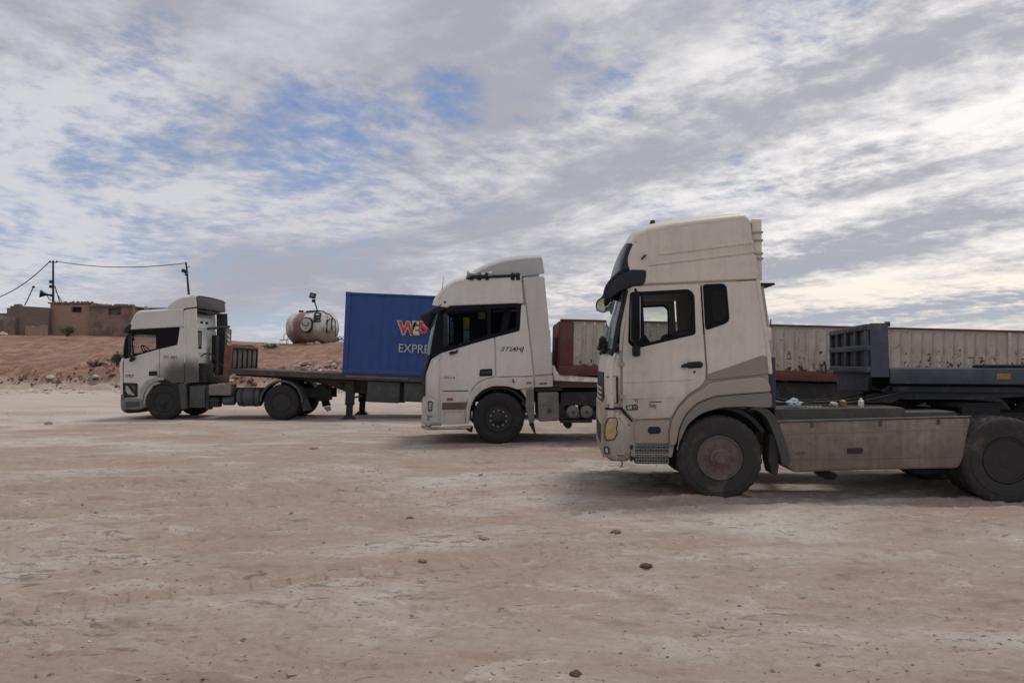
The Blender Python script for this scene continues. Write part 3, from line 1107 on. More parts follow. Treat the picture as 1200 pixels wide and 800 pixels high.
ROCKS = [
    (757, 667, .038, 'clod', 'crumbly dark red clod of earth on bare ground, right of centre in the foreground'),
    (675, 789, .034, 'clod', 'flat dark red clod at the very bottom edge of the photo, right of centre'),
    (567, 632, .038, 'stone', 'thin flat pale stone slab in the middle foreground, casting a small dark line'),
    (722, 624, .045, 'stone', 'dark broken crust piece lying ahead of the nearest lorry, left of its front wheel'),
    (480, 611, .038, 'clod', 'small reddish clod in the open ground left of centre'),
    (367, 527, .060, 'stone', 'small dark stone alone on pale ground in front of the flatbed trailer wheels'),
    (57, 497, .090, 'stone', 'small dark stone on the yard at far left, before the red bank'),
    (495, 657, .030, 'stone', 'little dark pebble in the foreground just left of the picture centre'),
]
rk = [rock_mesh(i) for i in range(4)]
for i, (px, py, s_, mm, lab) in enumerate(ROCKS):
    x, y, z = ground_pt(px, py)
    nm = 'clod' if mm == 'clod' else 'stone'
    o = link(nm, rk[i % 4], M[mm], None, (x, y, z + s_ * .15), (0, 0, i * 1.3))
    if len(rk[i % 4].materials) and rk[i % 4].materials[0] != M[mm]:
        o.data = rk[i % 4].copy(); o.data.materials.clear(); o.data.materials.append(M[mm])
    o.scale = (s_ * 1.35, s_, s_ * (.35 if 'flat' in lab or 'thin' in lab else .6))
    tag(o, lab, 'stone' if nm == 'stone' else 'clod')

BANK = [(65, 462, .20, 'small pale boulder at the foot of the red bank, farther left of the far lorry', 'stoneL'),
        (107, 459, .36, 'large pinkish boulder at the foot of the bank, just left of the far lorry', 'stone'),
        (118, 455, .18, 'white topped stone beside the pinkish boulder near the far lorry', 'stoneL'),
        (3, 392, .32, 'pale round boulder on top of the hill at the far left edge of the photo', 'stoneL')]
for i, (px, py, s_, lab, mm) in enumerate(BANK):
    Y = 50.0 if py > 440 else 71.0
    x = (px - 600) / 900 * Y
    if py > 440:
        Y = 49.5
    o = link('boulder', rk[(i + 1) % 4].copy(), None, None, (x, Y, max(hz1(x, Y), 0) + s_ * .25), (0, 0, i))
    o.data.materials.clear(); o.data.materials.append(M[mm])
    o.scale = (s_ * 1.25, s_, s_ * .75)
    tag(o, lab, 'boulder')


# ------------------------------------------------------------------ shrubs: short woody stems carrying many small leaves
def shrub(name, px, Y, h, w, label, n=700, seed=3, zbase=None, spiky=False):
    rr = random.Random(seed)
    x = (px - 600) / 900 * Y
    z = hz1(x, Y) if zbase is None else zbase
    t = thing(name, label, 'shrub', (x, Y, z - .05))
    tw = MB()
    lf = bmesh.new()
    tips = []
    for k in range(16 if not spiky else 26):
        a = rr.uniform(0, 6.28); sp_ = rr.uniform(.15, 1) * w
        tip = Vector((math.cos(a) * sp_, math.sin(a) * sp_ * .8, h * rr.uniform(.5, 1) * (1.15 - .5 * sp_ / w)))
        mid_ = tip * .5 + Vector((0, 0, h * .12))
        tw.tube([(0, 0, 0), mid_, tip], [.025, .016, .006], 5)
        tips.append((mid_, tip))
    for k in range(n):
        m_, tp = rr.choice(tips)
        c = m_.lerp(tp, rr.uniform(0, 1.05)) + Vector((rr.gauss(0, 1), rr.gauss(0, 1), rr.gauss(0, 1))) * (.09 * w + .03)
        u = Vector((rr.gauss(0, 1), rr.gauss(0, 1), rr.gauss(0, 1))).normalized()
        v = u.cross(Vector((rr.gauss(0, 1), rr.gauss(0, 1), rr.gauss(0, 1)))).normalized()
        s_ = rr.uniform(.025, .06)
        vs = [lf.verts.new(c + u * s_ * 1.6), lf.verts.new(c + v * s_ * .6), lf.verts.new(c - u * s_ * 1.6), lf.verts.new(c - v * s_ * .6)]
        lf.faces.new(vs)
    tw.build('stem', M['twig'], t)
    me = bpy.data.meshes.new('foliage'); lf.to_mesh(me); lf.free()
    link('foliage', me, M['leaf'], t)
    return t


shrub('shrub', 79, 71.5, 1.0, 1.0, 'dark spiky dry shrub growing in front of the brick house wall', 900, 4)
shrub('shrub', 138, 53.5, 1.0, .8, 'low olive shrub on the red bank just left of the far lorry cab', 900, 9)
shrub('shrub', 112, 53.0, .5, .7, 'small grey dry shrub on the bank, left of the olive shrub by the far lorry', 500, 12)
shrub('shrub', 388, 68, .55, 1.6, 'low brownish scrub on the slope between the water tanker and the blue container', 900, 15)
shrub('shrub', 318, 62, .4, .9, 'tiny dry tuft on the red slope below the water tanker', 400, 18)


# ------------------------------------------------------------------ mud brick compound on the hill
def ragged(x0, x1, zt, seed, amp=.12, step=.35):
    rr = random.Random(seed)
    n = max(2, int(abs(x1 - x0) / step))
    return [(x0 + (x1 - x0) * i / n, zt + rr.uniform(-amp, amp)) for i in range(n + 1)]


HY0 = 74.0
HB = hz1(-46, 73)


def hx_(px, Y=HY0):
    return (px - 600) / 900 * Y


def hz_(py, Y=HY0):
    return CZ + (424 - py) / 900 * Y


def wall_slab(name, pts, m, parent, y, thick=.35, holes=(), label=None):
    me = plate_mesh(pts, holes, thick, .01)
    for p in me.polygons:
        p.use_smooth = False
    return link(name, me, m, parent, (0, y, 0), label=label)


gb = hz_(395)
house = thing('brick_house', 'low tan brick house with a small dark window, under the leaning aerial pole', 'house', (hx_(58), HY0, gb))
bx, bz = hx_(58), gb


def lp(pxs):
    return [(hx_(a) - bx, hz_(b) - bz) for a, b in pxs]


def rect(px0, py0, px1, py1):
    return lp([(px0, py0), (px1, py0), (px1, py1), (px0, py1)])


top = ragged(hx_(58) - bx, hx_(106) - bx, hz_(355.5) - bz, 2, .06)
w1 = wall_slab('wall', [(0, -.6)] + [(hx_(106) - bx, -.6)] + top[::-1], M['brick'], house, .2, .4, [rect(83, 359.5, 95, 366)])
MB().box((hx_(83) - bx, .25, hz_(366) - bz), (hx_(95) - bx, .38, hz_(359.5) - bz)).build('window', M['hole'], w1)
MB().box((hx_(82.4) - bx, -.04, hz_(367) - bz), (hx_(95.6) - bx, .05, hz_(366) - bz)).build('sill', M['brick'], w1)
link('side_wall', plate_mesh([(0, -.6), (6, -.6), (6, 3.1), (3, 3.2), (0, 3.15)], [], .4, .01), M['mud'], house, (.2, .45, 0), (0, 0, R(90)))
link('back_wall', plate_mesh([(0, -.6), (hx_(106) - bx, -.6), (hx_(106) - bx, 3.1), (0, 3.1)], [], .4, .01), M['mud'], house, (0, 6.3, 0))
link('side_wall', plate_mesh([(0, -.6), (6, -.6), (6, 3.1), (0, 3.15)], [], .4, .01), M['mud'], house, (hx_(106) - bx - .2, .45, 0), (0, 0, R(90)))
rf = MB()
rf.box((-.15, -.18, hz_(355.5) - bz - .02), (hx_(106) - bx + .1, 6.6, hz_(355.5) - bz + .10), .02)
rf.build('roof', M['mud'], house)
rr_ = random.Random(5)
stone_b = rock_mesh(77, 2)
for k in range(22):
    x = rr_.uniform(0, hx_(106) - bx)
    o = link('roof_stone', stone_b, M['mud'], house, (x, rr_.uniform(-.05, .4), hz_(355.5) - bz + .14), (0, 0, rr_.uniform(0, 6)))
    o.scale = (rr_.uniform(.08, .2), .1, rr_.uniform(.05, .11))

# ruined wing on the right
ruin = thing('ruined_building', 'crumbling dark brick building with stones along its roof edge, right of the tan house', 'building', (hx_(106), HY0 - .3, gb))
bx, bz = hx_(106), gb
tp_ = ragged(0, hx_(157) - bx, hz_(358) - bz, 8, .10, .3)
edge_ = [(hx_(157) - bx, hz_(365) - bz), (hx_(156) - bx, hz_(371) - bz), (hx_(154) - bx, hz_(377) - bz), (hx_(154) - bx, -.6)]
w2 = wall_slab('wall', [(0, -.6)] + tp_[:] + edge_, M['brickD'], ruin, .2, .4, [rect(128, 361, 143, 369)])
MB().box((hx_(128) - bx, .22, hz_(369) - bz), (hx_(143) - bx, .30, hz_(361) - bz)).build('window_board', M['board'], w2)
MB().box((hx_(137) - bx, .05, hz_(369) - bz), (hx_(139) - bx, .21, hz_(366) - bz)).build('window_gap', M['hole'], w2)
link('side_wall', plate_mesh([(0, -.6), (5, -.6), (5, 2.4), (0, 2.9)], [], .4, .01), M['brickD'], ruin, (hx_(154) - bx - .2, .45, 0), (0, 0, R(90)))
link('back_wall', plate_mesh([(0, -.6), (3.9, -.6), (3.9, 2.6), (0, 2.9)], [], .4, .01), M['brickD'], ruin, (0, 5.6, 0))
rf = MB(); rf.box((-.1, -.1, hz_(358.5) - bz - .1), (hx_(155) - bx, 5.7, hz_(358.5) - bz + .04), .02)
rf.build('roof', M['mud'], ruin)
for k in range(26):
    x = rr_.uniform(.1, hx_(155) - bx)
    o = link('roof_stone', stone_b, M['brickD'], ruin, (x, rr_.uniform(-.05, .4), hz_(358.5) - bz + .08), (0, 0, rr_.uniform(0, 6)))
    o.scale = (rr_.uniform(.08, .26), .12, rr_.uniform(.06, .16))

# mud block on the left, its shade mixed into the grey-brown wall colour
blk = thing('mud_block_building', 'tall shaded grey-brown mud walled block with a stepped top, left of the tan brick house', 'building', (hx_(12), HY0 - .6, gb))
bx, bz = hx_(12), gb
pts_ = lp([(12, 400), (12, 361), (20, 361.5), (20, 357), (27, 356.5), (28, 359), (40, 359.5), (60.5, 361), (60.5, 400)])
wall_slab('wall', pts_, M['mud'], blk, .2, .4)
link('side_wall', plate_mesh([(0, -.4), (5, -.4), (5, 3), (0, 3)], [], .4, .01), M['mud'], blk, (.2, .45, 0), (0, 0, R(90)))
rf = MB(); rf.box((0.02, .42, 2.5), (hx_(58) - bx, 5.5, 2.62)); rf.build('roof', M['mud'], blk)
pts_ = lp([(12, 400), (12.2, 370), (25, 371), (25, 400)])
wall_slab('buttress', pts_, M['brickD'], blk, -.25, .4)

# shed at the very edge of the picture
shd = thing('shed', 'small shed with pale plastered upper wall at the left edge of the photo', 'shed', (hx_(-14), HY0 - .2, gb))
bx, bz = hx_(-14), gb
wall_slab('lower_wall', lp([(-14, 400), (-14, 376), (11.6, 373), (11.6, 400)]), M['mud'], shd, .1, .4)
wall_slab('upper_wall', lp([(-14, 376.2), (-14, 369), (11.6, 368), (11.6, 373.2)]), M['plaster'], shd, .25, .3)
rf = MB(); rf.box((-.1, -.05, hz_(368.3) - bz), (hx_(11.6) - bx, 4, hz_(367.6) - bz + .05)); rf.build('roof', M['board'], shd)
link('side_wall', plate_mesh([(0, -.4), (3.8, -.4), (3.8, 2), (0, 2)], [], .3, .01), M['plaster'], shd, (.2, .3, 0), (0, 0, R(90)))

# low broken wall before the house
lw = wall_slab('low_wall', [(0, -.6)] + ragged(0, hx_(72) - hx_(49), hz_(383) - gb, 4, .10, .25) + [(hx_(72) - hx_(49), -.6)], M['brick'], None, 0, .35)
lw.location = (hx_(49), HY0 - 2.4, gb)
tag(lw, 'low broken brick wall standing in front of the tan brick house', 'wall')


# ------------------------------------------------------------------ poles, wires, loudspeaker
def at_(px, py, Y):
    return Vector(((px - 600) / 900 * Y, Y, CZ + (424 - py) / 900 * Y))


YP = 76.5
b0 = at_(61.5, 356, YP); t0_ = at_(60.5, 305, YP)
pole = thing('utility_pole', 'tall dark pole above the brick house carrying a horn loudspeaker and overhead wires', 'pole', (b0.x, b0.y, gb))


def rel(v, o):
    return tuple(Vector(v) - Vector(o.location))


mb = MB(); mb.tube([(0, 0, -.3), rel(b0, pole), rel(t0_, pole)], [.13, .12, .085], 8); mb.build('mast', M['wood'], pole)
mb = MB()
mb.tube([rel(at_(63, 335, YP), pole), rel(at_(70, 356, YP + .5), pole)], .05, 6)
mb.build('brace', M['wood'], pole)
mb = MB(); mb.tube([rel(at_(64, 341, YP), pole), rel(at_(74, 357, YP - .8), pole)], .035, 6); mb.build('brace', M['wood'], pole)
for py in (330.5, 336):
    p = rel(at_(60.7, py, YP), pole)
    MB().box((p[0] - .22, p[1] - .28, p[2] - .12), (p[0] + .2, p[1] - .1, p[2] + .16), .02).build('junction_box', M['plastic'], pole)
p = rel(at_(60.5, 307, YP), pole)
MB().box((p[0] - .35, p[1] - .05, p[2] - .05), (p[0] + .45, p[1] + .05, p[2] + .05), .01).build('crossarm', M['wood'], pole)
for dx in (-.28, .35):
    MB().lathe([(.03, 0), (.055, .03), (.03, .06), (.055, .09), (.02, .13)], (p[0] + dx, p[1], p[2] + .05), 'Z', 12).build('insulator', M['plastic'], pole)
q = rel(at_(53.5, 345, YP), pole)
mb = MB()
ax = Vector((-.8, -.35, .12)).normalized()
c0 = Vector(q)
pr = [(.40, .55), (.30, .38), (.17, .15), (.10, -.1), (.10, -.35), (.14, -.36), (.14, -.55)]
rings = []
e1 = ax.cross(Vector((0, 0, 1))).normalized(); e2 = ax.cross(e1)
for (r_, h) in pr:
    rings.append([c0 + ax * h + (e1 * math.cos(k * .3927) + e2 * math.sin(k * .3927)) * r_ for k in range(16)])
mb.loft(rings)
sp_o = mb.build('loudspeaker', M['plastic'], pole)
mb = MB(); mb.tube([q, rel(at_(57, 351, YP), pole), rel(at_(61, 352, YP), pole)], .04, 6); mb.build('bracket', M['plastic'], pole)

YL = 75.5
b1, t1_ = at_(28, 358, YL), at_(38, 336, YL)
lean = thing('leaning_aerial', 'thin leaning metal pole with a small knob on top, rising from the mud block roof', 'pole', tuple(b1))
mb = MB(); mb.tube([(0, 0, 0), rel(t1_, lean)], .05, 6); mb.build('rod', M['wood'], lean)
MB().lathe([(.001, -.12), (.12, -.08), (.12, .08), (.001, .12)], rel(t1_, lean), 'Z', 10).build('cap', M['plastic'], lean)

Y2 = 60.0
x2 = at_(221, 350, Y2).x
z2 = hz1(x2, Y2)
pole2 = thing('lamp_pole', 'dark leaning pole with a bracket lamp, standing on the slope behind the far lorry cab', 'pole', (x2 + .1, Y2, z2 - .2))
t2_ = at_(217, 308, Y2)
mb = MB(); mb.tube([(0, 0, 0), rel(at_(221, 350, Y2), pole2), rel(t2_, pole2)], [.13, .10, .07], 8); mb.build('mast', M['wood'], pole2)
p = rel(at_(216.8, 309, Y2), pole2)
MB().cyl((p[0], p[1], p[2] - .05), (p[0], p[1], p[2] + .16), .07, .05, 8).build('insulator', M['plastic'], pole2)
mb = MB(); mb.tube([rel(at_(217.4, 313, Y2), pole2), rel(at_(221.5, 312.5, Y2), pole2)], .03, 6); mb.build('bracket', M['wood'], pole2)
p = rel(at_(216.6, 317.5, Y2), pole2)
MB().obox((p[0] - .08, p[1] - .12, p[2]), (.34, .25, .26), Matrix.Rotation(R(25), 3, 'Y'), .03).build('lamp', M['plastic'], pole2)
MB().box((p[0] - .05, p[1] - .1, p[2] - .34), (p[0] + .12, p[1] + .1, p[2] - .2), .02).build('clamp', M['wood'], pole2)


def wire(name, a, b, sag, label, r_=.035):
    pts = []
    for i in range(25):
        t = i / 24
        v = a.lerp(b, t)
        v.z -= sag * 4 * t * (1 - t)
        pts.append(v - a)
    mb = MB(); mb.tube(pts, r_, 5)
    o = mb.build(name, M['cable'], None, tuple(a))
    tag(o, label, 'wire')
    return o


wire('overhead_wire', t0_ + Vector((.3, 0, -.05)), t2_, .45, 'long sagging black wire between the roof pole and the leaning lamp pole')
wire('overhead_wire', at_(-60, 352, 76), t0_ + Vector((-.3, 0, -.05)), 1.6, 'thick black wire sagging from the roof pole to the left edge of the photo', .05)


# ------------------------------------------------------------------ old water tank on the hill
YT = 66.0
ctr = at_(366, 384, YT)
sc_t = YT / 900
tank = thing('water_tanker', 'old rusty white water tank lying on the hill left of the blue container', 'tank', tuple(ctr), (0, 0, R(-28)))
rt = 18.5 * sc_t
L0 = 24 * sc_t
prof = [(0.001, -L0 - .45), (rt * .5, -L0 - .38), (rt * .8, -L0 - .22), (rt * .95, -L0 - .08), (rt, -L0)]
for k in range(5):
    xx = -L0 + (k + .5) * (2 * L0) / 5
    prof += [(rt, xx - .05), (rt + .03, xx - .03), (rt + .03, xx + .03), (rt, xx + .05)]
prof += [(rt, L0), (rt * .95, L0 + .08), (rt * .8, L0 + .22), (rt * .5, L0 + .38), (0.001, L0 + .45)]
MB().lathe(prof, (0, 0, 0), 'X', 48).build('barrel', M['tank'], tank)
# big round hatch on the near flank towards the right, with its collar and clamps
hp = Vector((.70, -1, .12)).normalized()
hc = Vector((.62, -rt * .88, .15))
hy_ = Vector((.10, -1, .10)).normalized()
mb = MB(); mb.cyl(hc + hy_ * -.25, hc + hy_ * .30, .66, None, 28); mb.build('hatch_collar', M['plastic'], tank)
mb = MB(); mb.cyl(hc + hy_ * .2, hc + hy_ * .35, .58, .55, 28); mb.build('hatch_cover', M['stoneL'], tank)
e1 = hy_.cross(Vector((0, 0, 1))).normalized(); e2 = hy_.cross(e1)
mb = MB(); mb.tube([hc + hy_ * .38 + (e1 * math.cos(a) + e2 * math.sin(a)) * .38 + Vector((0, 0, .3)) for a in [R(v) for v in range(15, 166, 15)]], .03, 6); mb.build('handle', M['plastic'], tank)
mb = MB(); mb.box((-.35, -.45, rt - .05), (1.0, .45, rt + .10), .03); mb.build('catwalk', M['plastic'], tank)
mb = MB(); mb.cyl((-1.3, 0, rt - .1), (-1.3, 0, rt + .18), .2); mb.build('vent', M['plastic'], tank)


def framebar(name, a, b, c_, d__, r_=.04, bars=0):
    mb = MB(); mb.tube([a, b, c_, d__], r_, 6, closed=True)
    a, b, c_, d__ = map(Vector, (a, b, c_, d__))
    for i in range(bars):
        t = (i + 1) / (bars + 1)
        mb.tube([a.lerp(d__, t), b.lerp(c_, t)], r_ * .8, 6)
    return mb.build(name, M['plastic'], tank)


framebar('ladder', (1.25, -1.05, 1.15), (1.75, -.95, 1.15), (2.05, -1.32, .45), (1.5, -1.45, .45), .095, 2)
framebar('end_frame', (2.3, -.75, .55), (2.3, -.15, .75), (2.35, -.25, -.25), (2.35, -.85, -.45), .085)
mb = MB(); mb.tube([(1.6, -.6, 1.35), (2.2, -.3, 1.05), (2.35, .2, .55), (2.4, .2, -.8)], .045, 6); mb.build('pipe', M['plastic'], tank)
for xx in (-1.3, 1.25):
    mb = MB(); mb.box((xx - .12, -.9, -rt - .22), (xx + .12, .9, -rt * .78), .02); mb.build('cradle', M['deckC'], tank)
mb = MB(); mb.box((-L0 - .2, -.55, -rt - .32), (L0 + .3, -.42, -rt - .16), .01).box((-L0 - .2, .42, -rt - .32), (L0 + .3, .55, -rt - .16), .01); mb.build('skid_frame', M['deckC'], tank)
mb = MB(); mb.tube([(L0 - .4, -1.0, -rt + .05), (L0 + .1, -1.1, -rt - .1)], .14, 8); mb.build('valve', M['stoneL'], tank)
mb = MB(); mb.box((.5, -1.25, -rt - .12), (1.25, -.95, -rt + .06), .04); mb.build('white_sack', M['stoneL'], tank)

fl_b = at_(372, 366, YT - .3)
flood = thing('floodlight_pole', 'square black floodlight on a bent pole standing above the old water tank', 'lamp', tuple(fl_b))
mb = MB(); mb.tube([(0, 0, -.6), (-.02, 0, .1), rel(at_(369.5, 357, YT - .3), flood), rel(at_(367, 351, YT - .3), flood)], .055, 8); mb.build('mast', M['plastic'], flood)
p = rel(at_(366, 346.3, YT - .3), flood)
MB().obox(p, (.52, .22, .46), Matrix.Rotation(R(12), 3, 'Y') @ Matrix.Rotation(R(-12), 3, 'X'), .03).build('lamp_head', M['plastic'], flood)
MB().obox((p[0], p[1] - .125, p[2] + .02), (.30, .02, .26), Matrix.Rotation(R(12), 3, 'Y') @ Matrix.Rotation(R(-12), 3, 'X'), 0).build('lamp_glass', M['board'], flood)
p = rel(at_(367.2, 352.5, YT - .3), flood)
MB().box((p[0] - .14, p[1] - .1, p[2] - .12), (p[0] + .14, p[1] + .1, p[2] + .14), .02).build('bracket', M['plastic'], flood)

ch0 = at_(331.5, 402.5, 64)
chz = hz1(ch0.x, 64)
chair = thing('metal_frame', 'small bare metal chair frame silhouetted on the hill just left of the water tank', 'frame', (ch0.x, 64, chz))
mb = MB(); mb.tube([(-.25, 0, 0), (-.25, 0, .45), (.3, 0, .45), (.3, 0, 0)], .03, 6); mb.tube([(-.2, .4, 0), (-.2, .4, .45), (.3, .4, .45), (.3, .4, 0)], .03, 6); mb.build('legs_frame', M['plastic'], chair)
mb = MB(); mb.box((-.28, -.05, .43), (.33, .45, .48), .01); mb.build('seat', M['plastic'], chair)
mb = MB(); mb.tube([(-.05, .4, .45), (-.05, .42, .85), (.02, .42, .95), (.2, .42, .95), (.28, .42, .85), (.28, .4, .45)], .03, 6); mb.build('backrest', M['plastic'], chair)


# ------------------------------------------------------------------ shared tractor pieces
def cab_inside(T, xs, floor, belt, roof, wheel_x, tilt=-25):
    """seats, dashboard and steering wheel, in the tractor's own metres; xs = (front, rear)"""
    x0, x1 = xs
    t = T.t
    MB().box((x0 + .02, -1.14, floor), (x0 + .42, 1.14, belt + .06), .06).build('dashboard', M['interior'], t)
    for y in (-.68, .62):
        sx = x0 + 1.02
        o = MB().obox((sx, y, floor + .42), (.5, .52, .18), None, .06)
        o.obox((sx + .30, y, floor + .82), (.16, .5, .75), Matrix.Rotation(R(10), 3, 'Y'), .06)
        o.obox((sx + .38, y, floor + 1.27), (.10, .28, .2), Matrix.Rotation(R(10), 3, 'Y'), .04)
        o.build('seat', M['seat'], t)
    MB().box((x1 - .62, -1.1, floor), (x1 - .1, 1.1, floor + .55), .05).build('bunk', M['seat'], t)
    c = Vector((wheel_x, -.66, belt + .12))
    ax = Vector((math.sin(R(55)), 0, math.cos(R(55)))) * 1
    e1 = Vector((0, 1, 0)); e2 = ax.cross(e1)
    mb = MB()
    mb.tube([c + (e1 * math.cos(a) + e2 * math.sin(a)) * .23 for a in [2 * math.pi * k / 28 for k in range(28)]], .017, 8, closed=True)
    for k in range(3):
        a = R(90 + 120 * k)
        mb.tube([c - ax * .03, c + (e1 * math.cos(a) + e2 * math.sin(a)) * .23], .014, 6)
    mb.cyl(c - ax * .05, c + ax * .01, .06, None, 14)
    mb.tube([c - ax * .04, c - ax * .45], .035, 8)
    mb.build('steering_wheel', M['plastic'], t)


def chassis_rails(T, x0, x1, z0, z1, parent=None):
    for y in (-.42, .34):
        MB().box((x0, y, z0), (x1, y + .08, z1), .008).build('chassis_rail', M['chassis'], T.t)
    k = 0
    x = x0 + .5
    while x < x1:
        MB().box((x, -.34, z0 + .03), (x + .09, .34, z1 - .04), .01).build('cross_member', M['chassis'], T.t)
        x += .95


def axle(T, x, z, steer=False):
    mb = MB(); mb.cyl((x, -1.0, z), (x, 1.0, z), .075 if steer else .09, None, 14)
    if not steer:
        mb.lathe([(.05, -.28), (.2, -.2), (.24, 0), (.2, .2), (.05, .28)], (x, 0, z), 'Y', 20)
        mb.cyl((x, 0, z), (x - 1.6, 0, z + .12), .06)
    mb.build('axle', M['chassis'], T.t)
    for y in (-.44, .38):
        mb = MB()
        for k in range(5):
            L = .75 - k * .1
            mb.box((x - L, y - .04, z + .10 + k * .022), (x + L, y + .05, z + .119 + k * .022), 0)
        mb.build('leaf_spring', M['chassis'], T.t)


def fifth_wheel(T, x, z):
    mb = MB()
    prof = [(math.cos(R(a)) * .46, math.sin(R(a)) * .46) for a in range(30, 331, 15)]
    prof = [(x + p[0], p[1]) for p in prof] + [(x + .30, -.03), (x + .08, -.03), (x + .08, .03), (x + .30, .03)]
    lo = [(p[0], p[1], z) for p in prof]; hi = [(p[0], p[1], z + .06) for p in prof]
    mb.loft([lo, hi])
    mb.box((x - .25, -.45, z - .22), (x + .25, -.36, z), .01).box((x - .25, .36, z - .22), (x + .25, .45, z), .01)
    mb.build('fifth_wheel', M['chassis'], T.t)


def fender_arc(T, x, z, r, y0, y1, a0, a1, m, name='fender', thick=.02, n=16):
    rings = []
    mb = MB()
    for i in range(n + 1):
        a = R(a0 + (a1 - a0) * i / n)
        c_, s_ = math.cos(a), math.sin(a)
        rings.append([(x + c_ * r, y0, z + s_ * r), (x + c_ * r, y1, z + s_ * r), (x + c_ * (r - thick), y1, z + s_ * (r - thick)), (x + c_ * (r - thick), y0 + .012, z + s_ * (r - thick)),
                      (x + c_ * (r - thick - .03), y0 + .012, z + s_ * (r - thick - .03)), (x + c_ * (r - thick - .03), y0, z + s_ * (r - thick - .03))])
    mb.loft(rings)
    return mb.build(name, m, T.t)


def coil(T, pts, r=.018, m=None, name='air_hose'):
    mb = MB(); mb.tube([tuple(p) for p in catmull(pts, 6)], r, 6)
    return mb.build(name, m or M['cable'], T.t)


def spiral(T, a, b, rad, turns, r=.012, m='cable', name='coiled_hose'):
    a, b = Vector(a), Vector(b)
    ax = (b - a).normalized(); e1 = ax.cross(Vector((0, 1, .2))).normalized(); e2 = ax.cross(e1)
    pts = []
    n = turns * 10
    for i in range(n + 1):
        t = i / n; an = 2 * math.pi * turns * t
        pts.append(a.lerp(b, t) + (e1 * math.cos(an) + e2 * math.sin(an)) * rad - Vector((0, 0, .25 * math.sin(math.pi * t))))
    mb = MB(); mb.tube(pts, r, 5)
    return mb.build(name, M[m], T.t)


# ================================================================== nearest tractor
A = Truck('tractor_unit', 'nearest cream lorry tractor with high roof, dark sun visor and long beige side tank', 'lorry', FA)
T = A
# --- solid inner shell (shows only as dark gaps between the panels)
shellA = T.prism('cab_floor_shell', [(706, 478), (730, 400), (745, 408), (814, 393), (822, 391), (900, 400), (903, 474), (868, 474), (843, 475), (815, 482), (795, 503), (788, 536), (706, 536)], M['paintA2'], -1.215, 1.215, .02)
T.prism('roof_shell', [(743, 336), (736, 316), (738, 296), (744, 283), (756, 272), (775, 267), (820, 260), (862, 256), (872, 256), (878, 262), (888, 328), (888, 334), (822, 335)], M['paintA'], -1.215, 1.215, .03)
rw = T.prism('rear_wall', [(862, 320), (888, 320), (901, 440), (880, 440)], M['paintA'], -1.215, 1.215, .02)
# --- roof fairing side, with two pressed creases
roofp = T.side('roof_side', [(752, 333.6), (737, 318), (734.5, 300, .3), (741, 284, .5), (752, 273.5, .5), (775, 267, .3), (820, 260), (862, 255), (873, 254, .12), (880, 262, .1), (884, 300, 1), (889.5, 327), (825, 330)], M['paintA'], bev=.022, thick=.045, r=.05)
for (a, b, c, d_) in (((772, 295.5), (883, 281.5), (883.6, 285), (772, 299)), ((760, 308), (884, 292.5), (884.5, 296), (760, 311.5))):
    T.side('pressed_crease', [a, b, c, d_], M['paintA'], y=-1.262, thick=.012, bev=.0055, r=.01)
T.side('roof_side_lower', [(757, 313), (886, 298), (889, 326), (825, 329), (757, 332)], M['paintA'], y=-1.258, thick=.012, bev=.005, r=.03)
T.skin('roof_top', [(740, 286.5, .06, .03), (745, 280, .07, .04), (752, 273.5, .09, .04), (775, 267, .10, .05), (820, 260, .09, .05), (862, 255, .08, .05), (873, 254, .05, .03), (879.5, 261, .03, .02)], M['paintA'], b=.3)
T.skin('roof_front_panel', [(729.5, 321, .06, .03), (732, 308, .06, .03), (736, 295, .06, .03), (740, 285.5, .06, .03)], M['visor'], b=.3, off=.004)
T.side('roof_front_corner', [(737.5, 318), (730, 320), (731.5, 308), (736, 293), (741, 284.5), (737, 300)], M['visor'], r=.02, thick=.03, y=-1.235)
T.side('roof_hook', [(751, 303), (755, 298.5), (758, 297.5), (757.5, 299.5), (755, 301.5), (753, 304)], M['plastic'], y=-1.285, thick=.03, r=.006, both=False)
x_, z_ = T.f.p(765, 267, -1.0)
mb = MB(); mb.box((x_ - .07, -1.05, z_ - .01), (x_ + .08, -.9, z_ + .03), .01).cyl((x_, -.98, z_), (x_, -.98, z_ + .1), .05, .03, 12); mb.build('marker_lamp', M['plastic'], T.t)
link('marker_lamp', bpy.data.objects[mb and 'marker_lamp'].data, None, T.t, (0, 1.95, 0))
# --- door with window
doorA = T.side('door', [(739, 335.5), (820.5, 332.5), (823, 375), (827, 430), (826.5, 444), (822, 452, .25), (806, 462, .3), (794, 476, .3), (786.5, 489.5), (743, 491), (729.5, 478), (729.8, 430), (730, 405), (734, 365)],
               M['paintA'], holes=[[(739, 343), (807, 339.5, .12), (813, 345, .12), (814.5, 391), (744, 407.5), (737, 401)]], r=.04, thick=.035, bev=.008, hr=.05)
T.side('door_glass', [(739, 343), (807, 339.5), (813, 345), (814.5, 391), (744, 407.5), (737, 401)], M['glassA'], y=-1.225, thick=.006, bev=.001, r=.05)
fr_pts = [(738, 342.2), (807.5, 338.6, .12), (814, 344.6, .12), (815.5, 391.8), (744, 408.6), (736, 401.5)]
fr_in = [(741, 346.5), (805.5, 343, .10), (810.5, 348, .10), (811.8, 388.5), (757, 401.8), (754, 400)]
T.side('window_seal', fr_pts, M['gloss'], holes=[fr_in], y=-1.256, thick=.02, r=.05, parent=doorA.parent)
T.side('quarter_pillar', [(738, 342), (753, 342), (756, 402), (745, 407), (737, 401)], M['gloss'], y=-1.250, thick=.02)
T.side('door_handle', [(798.5, 428), (803, 425.8), (818, 425.2), (824, 424.4), (824, 429), (806, 430.2), (799, 431)], M['plastic'], y=-1.29, thick=.05, r=.02)
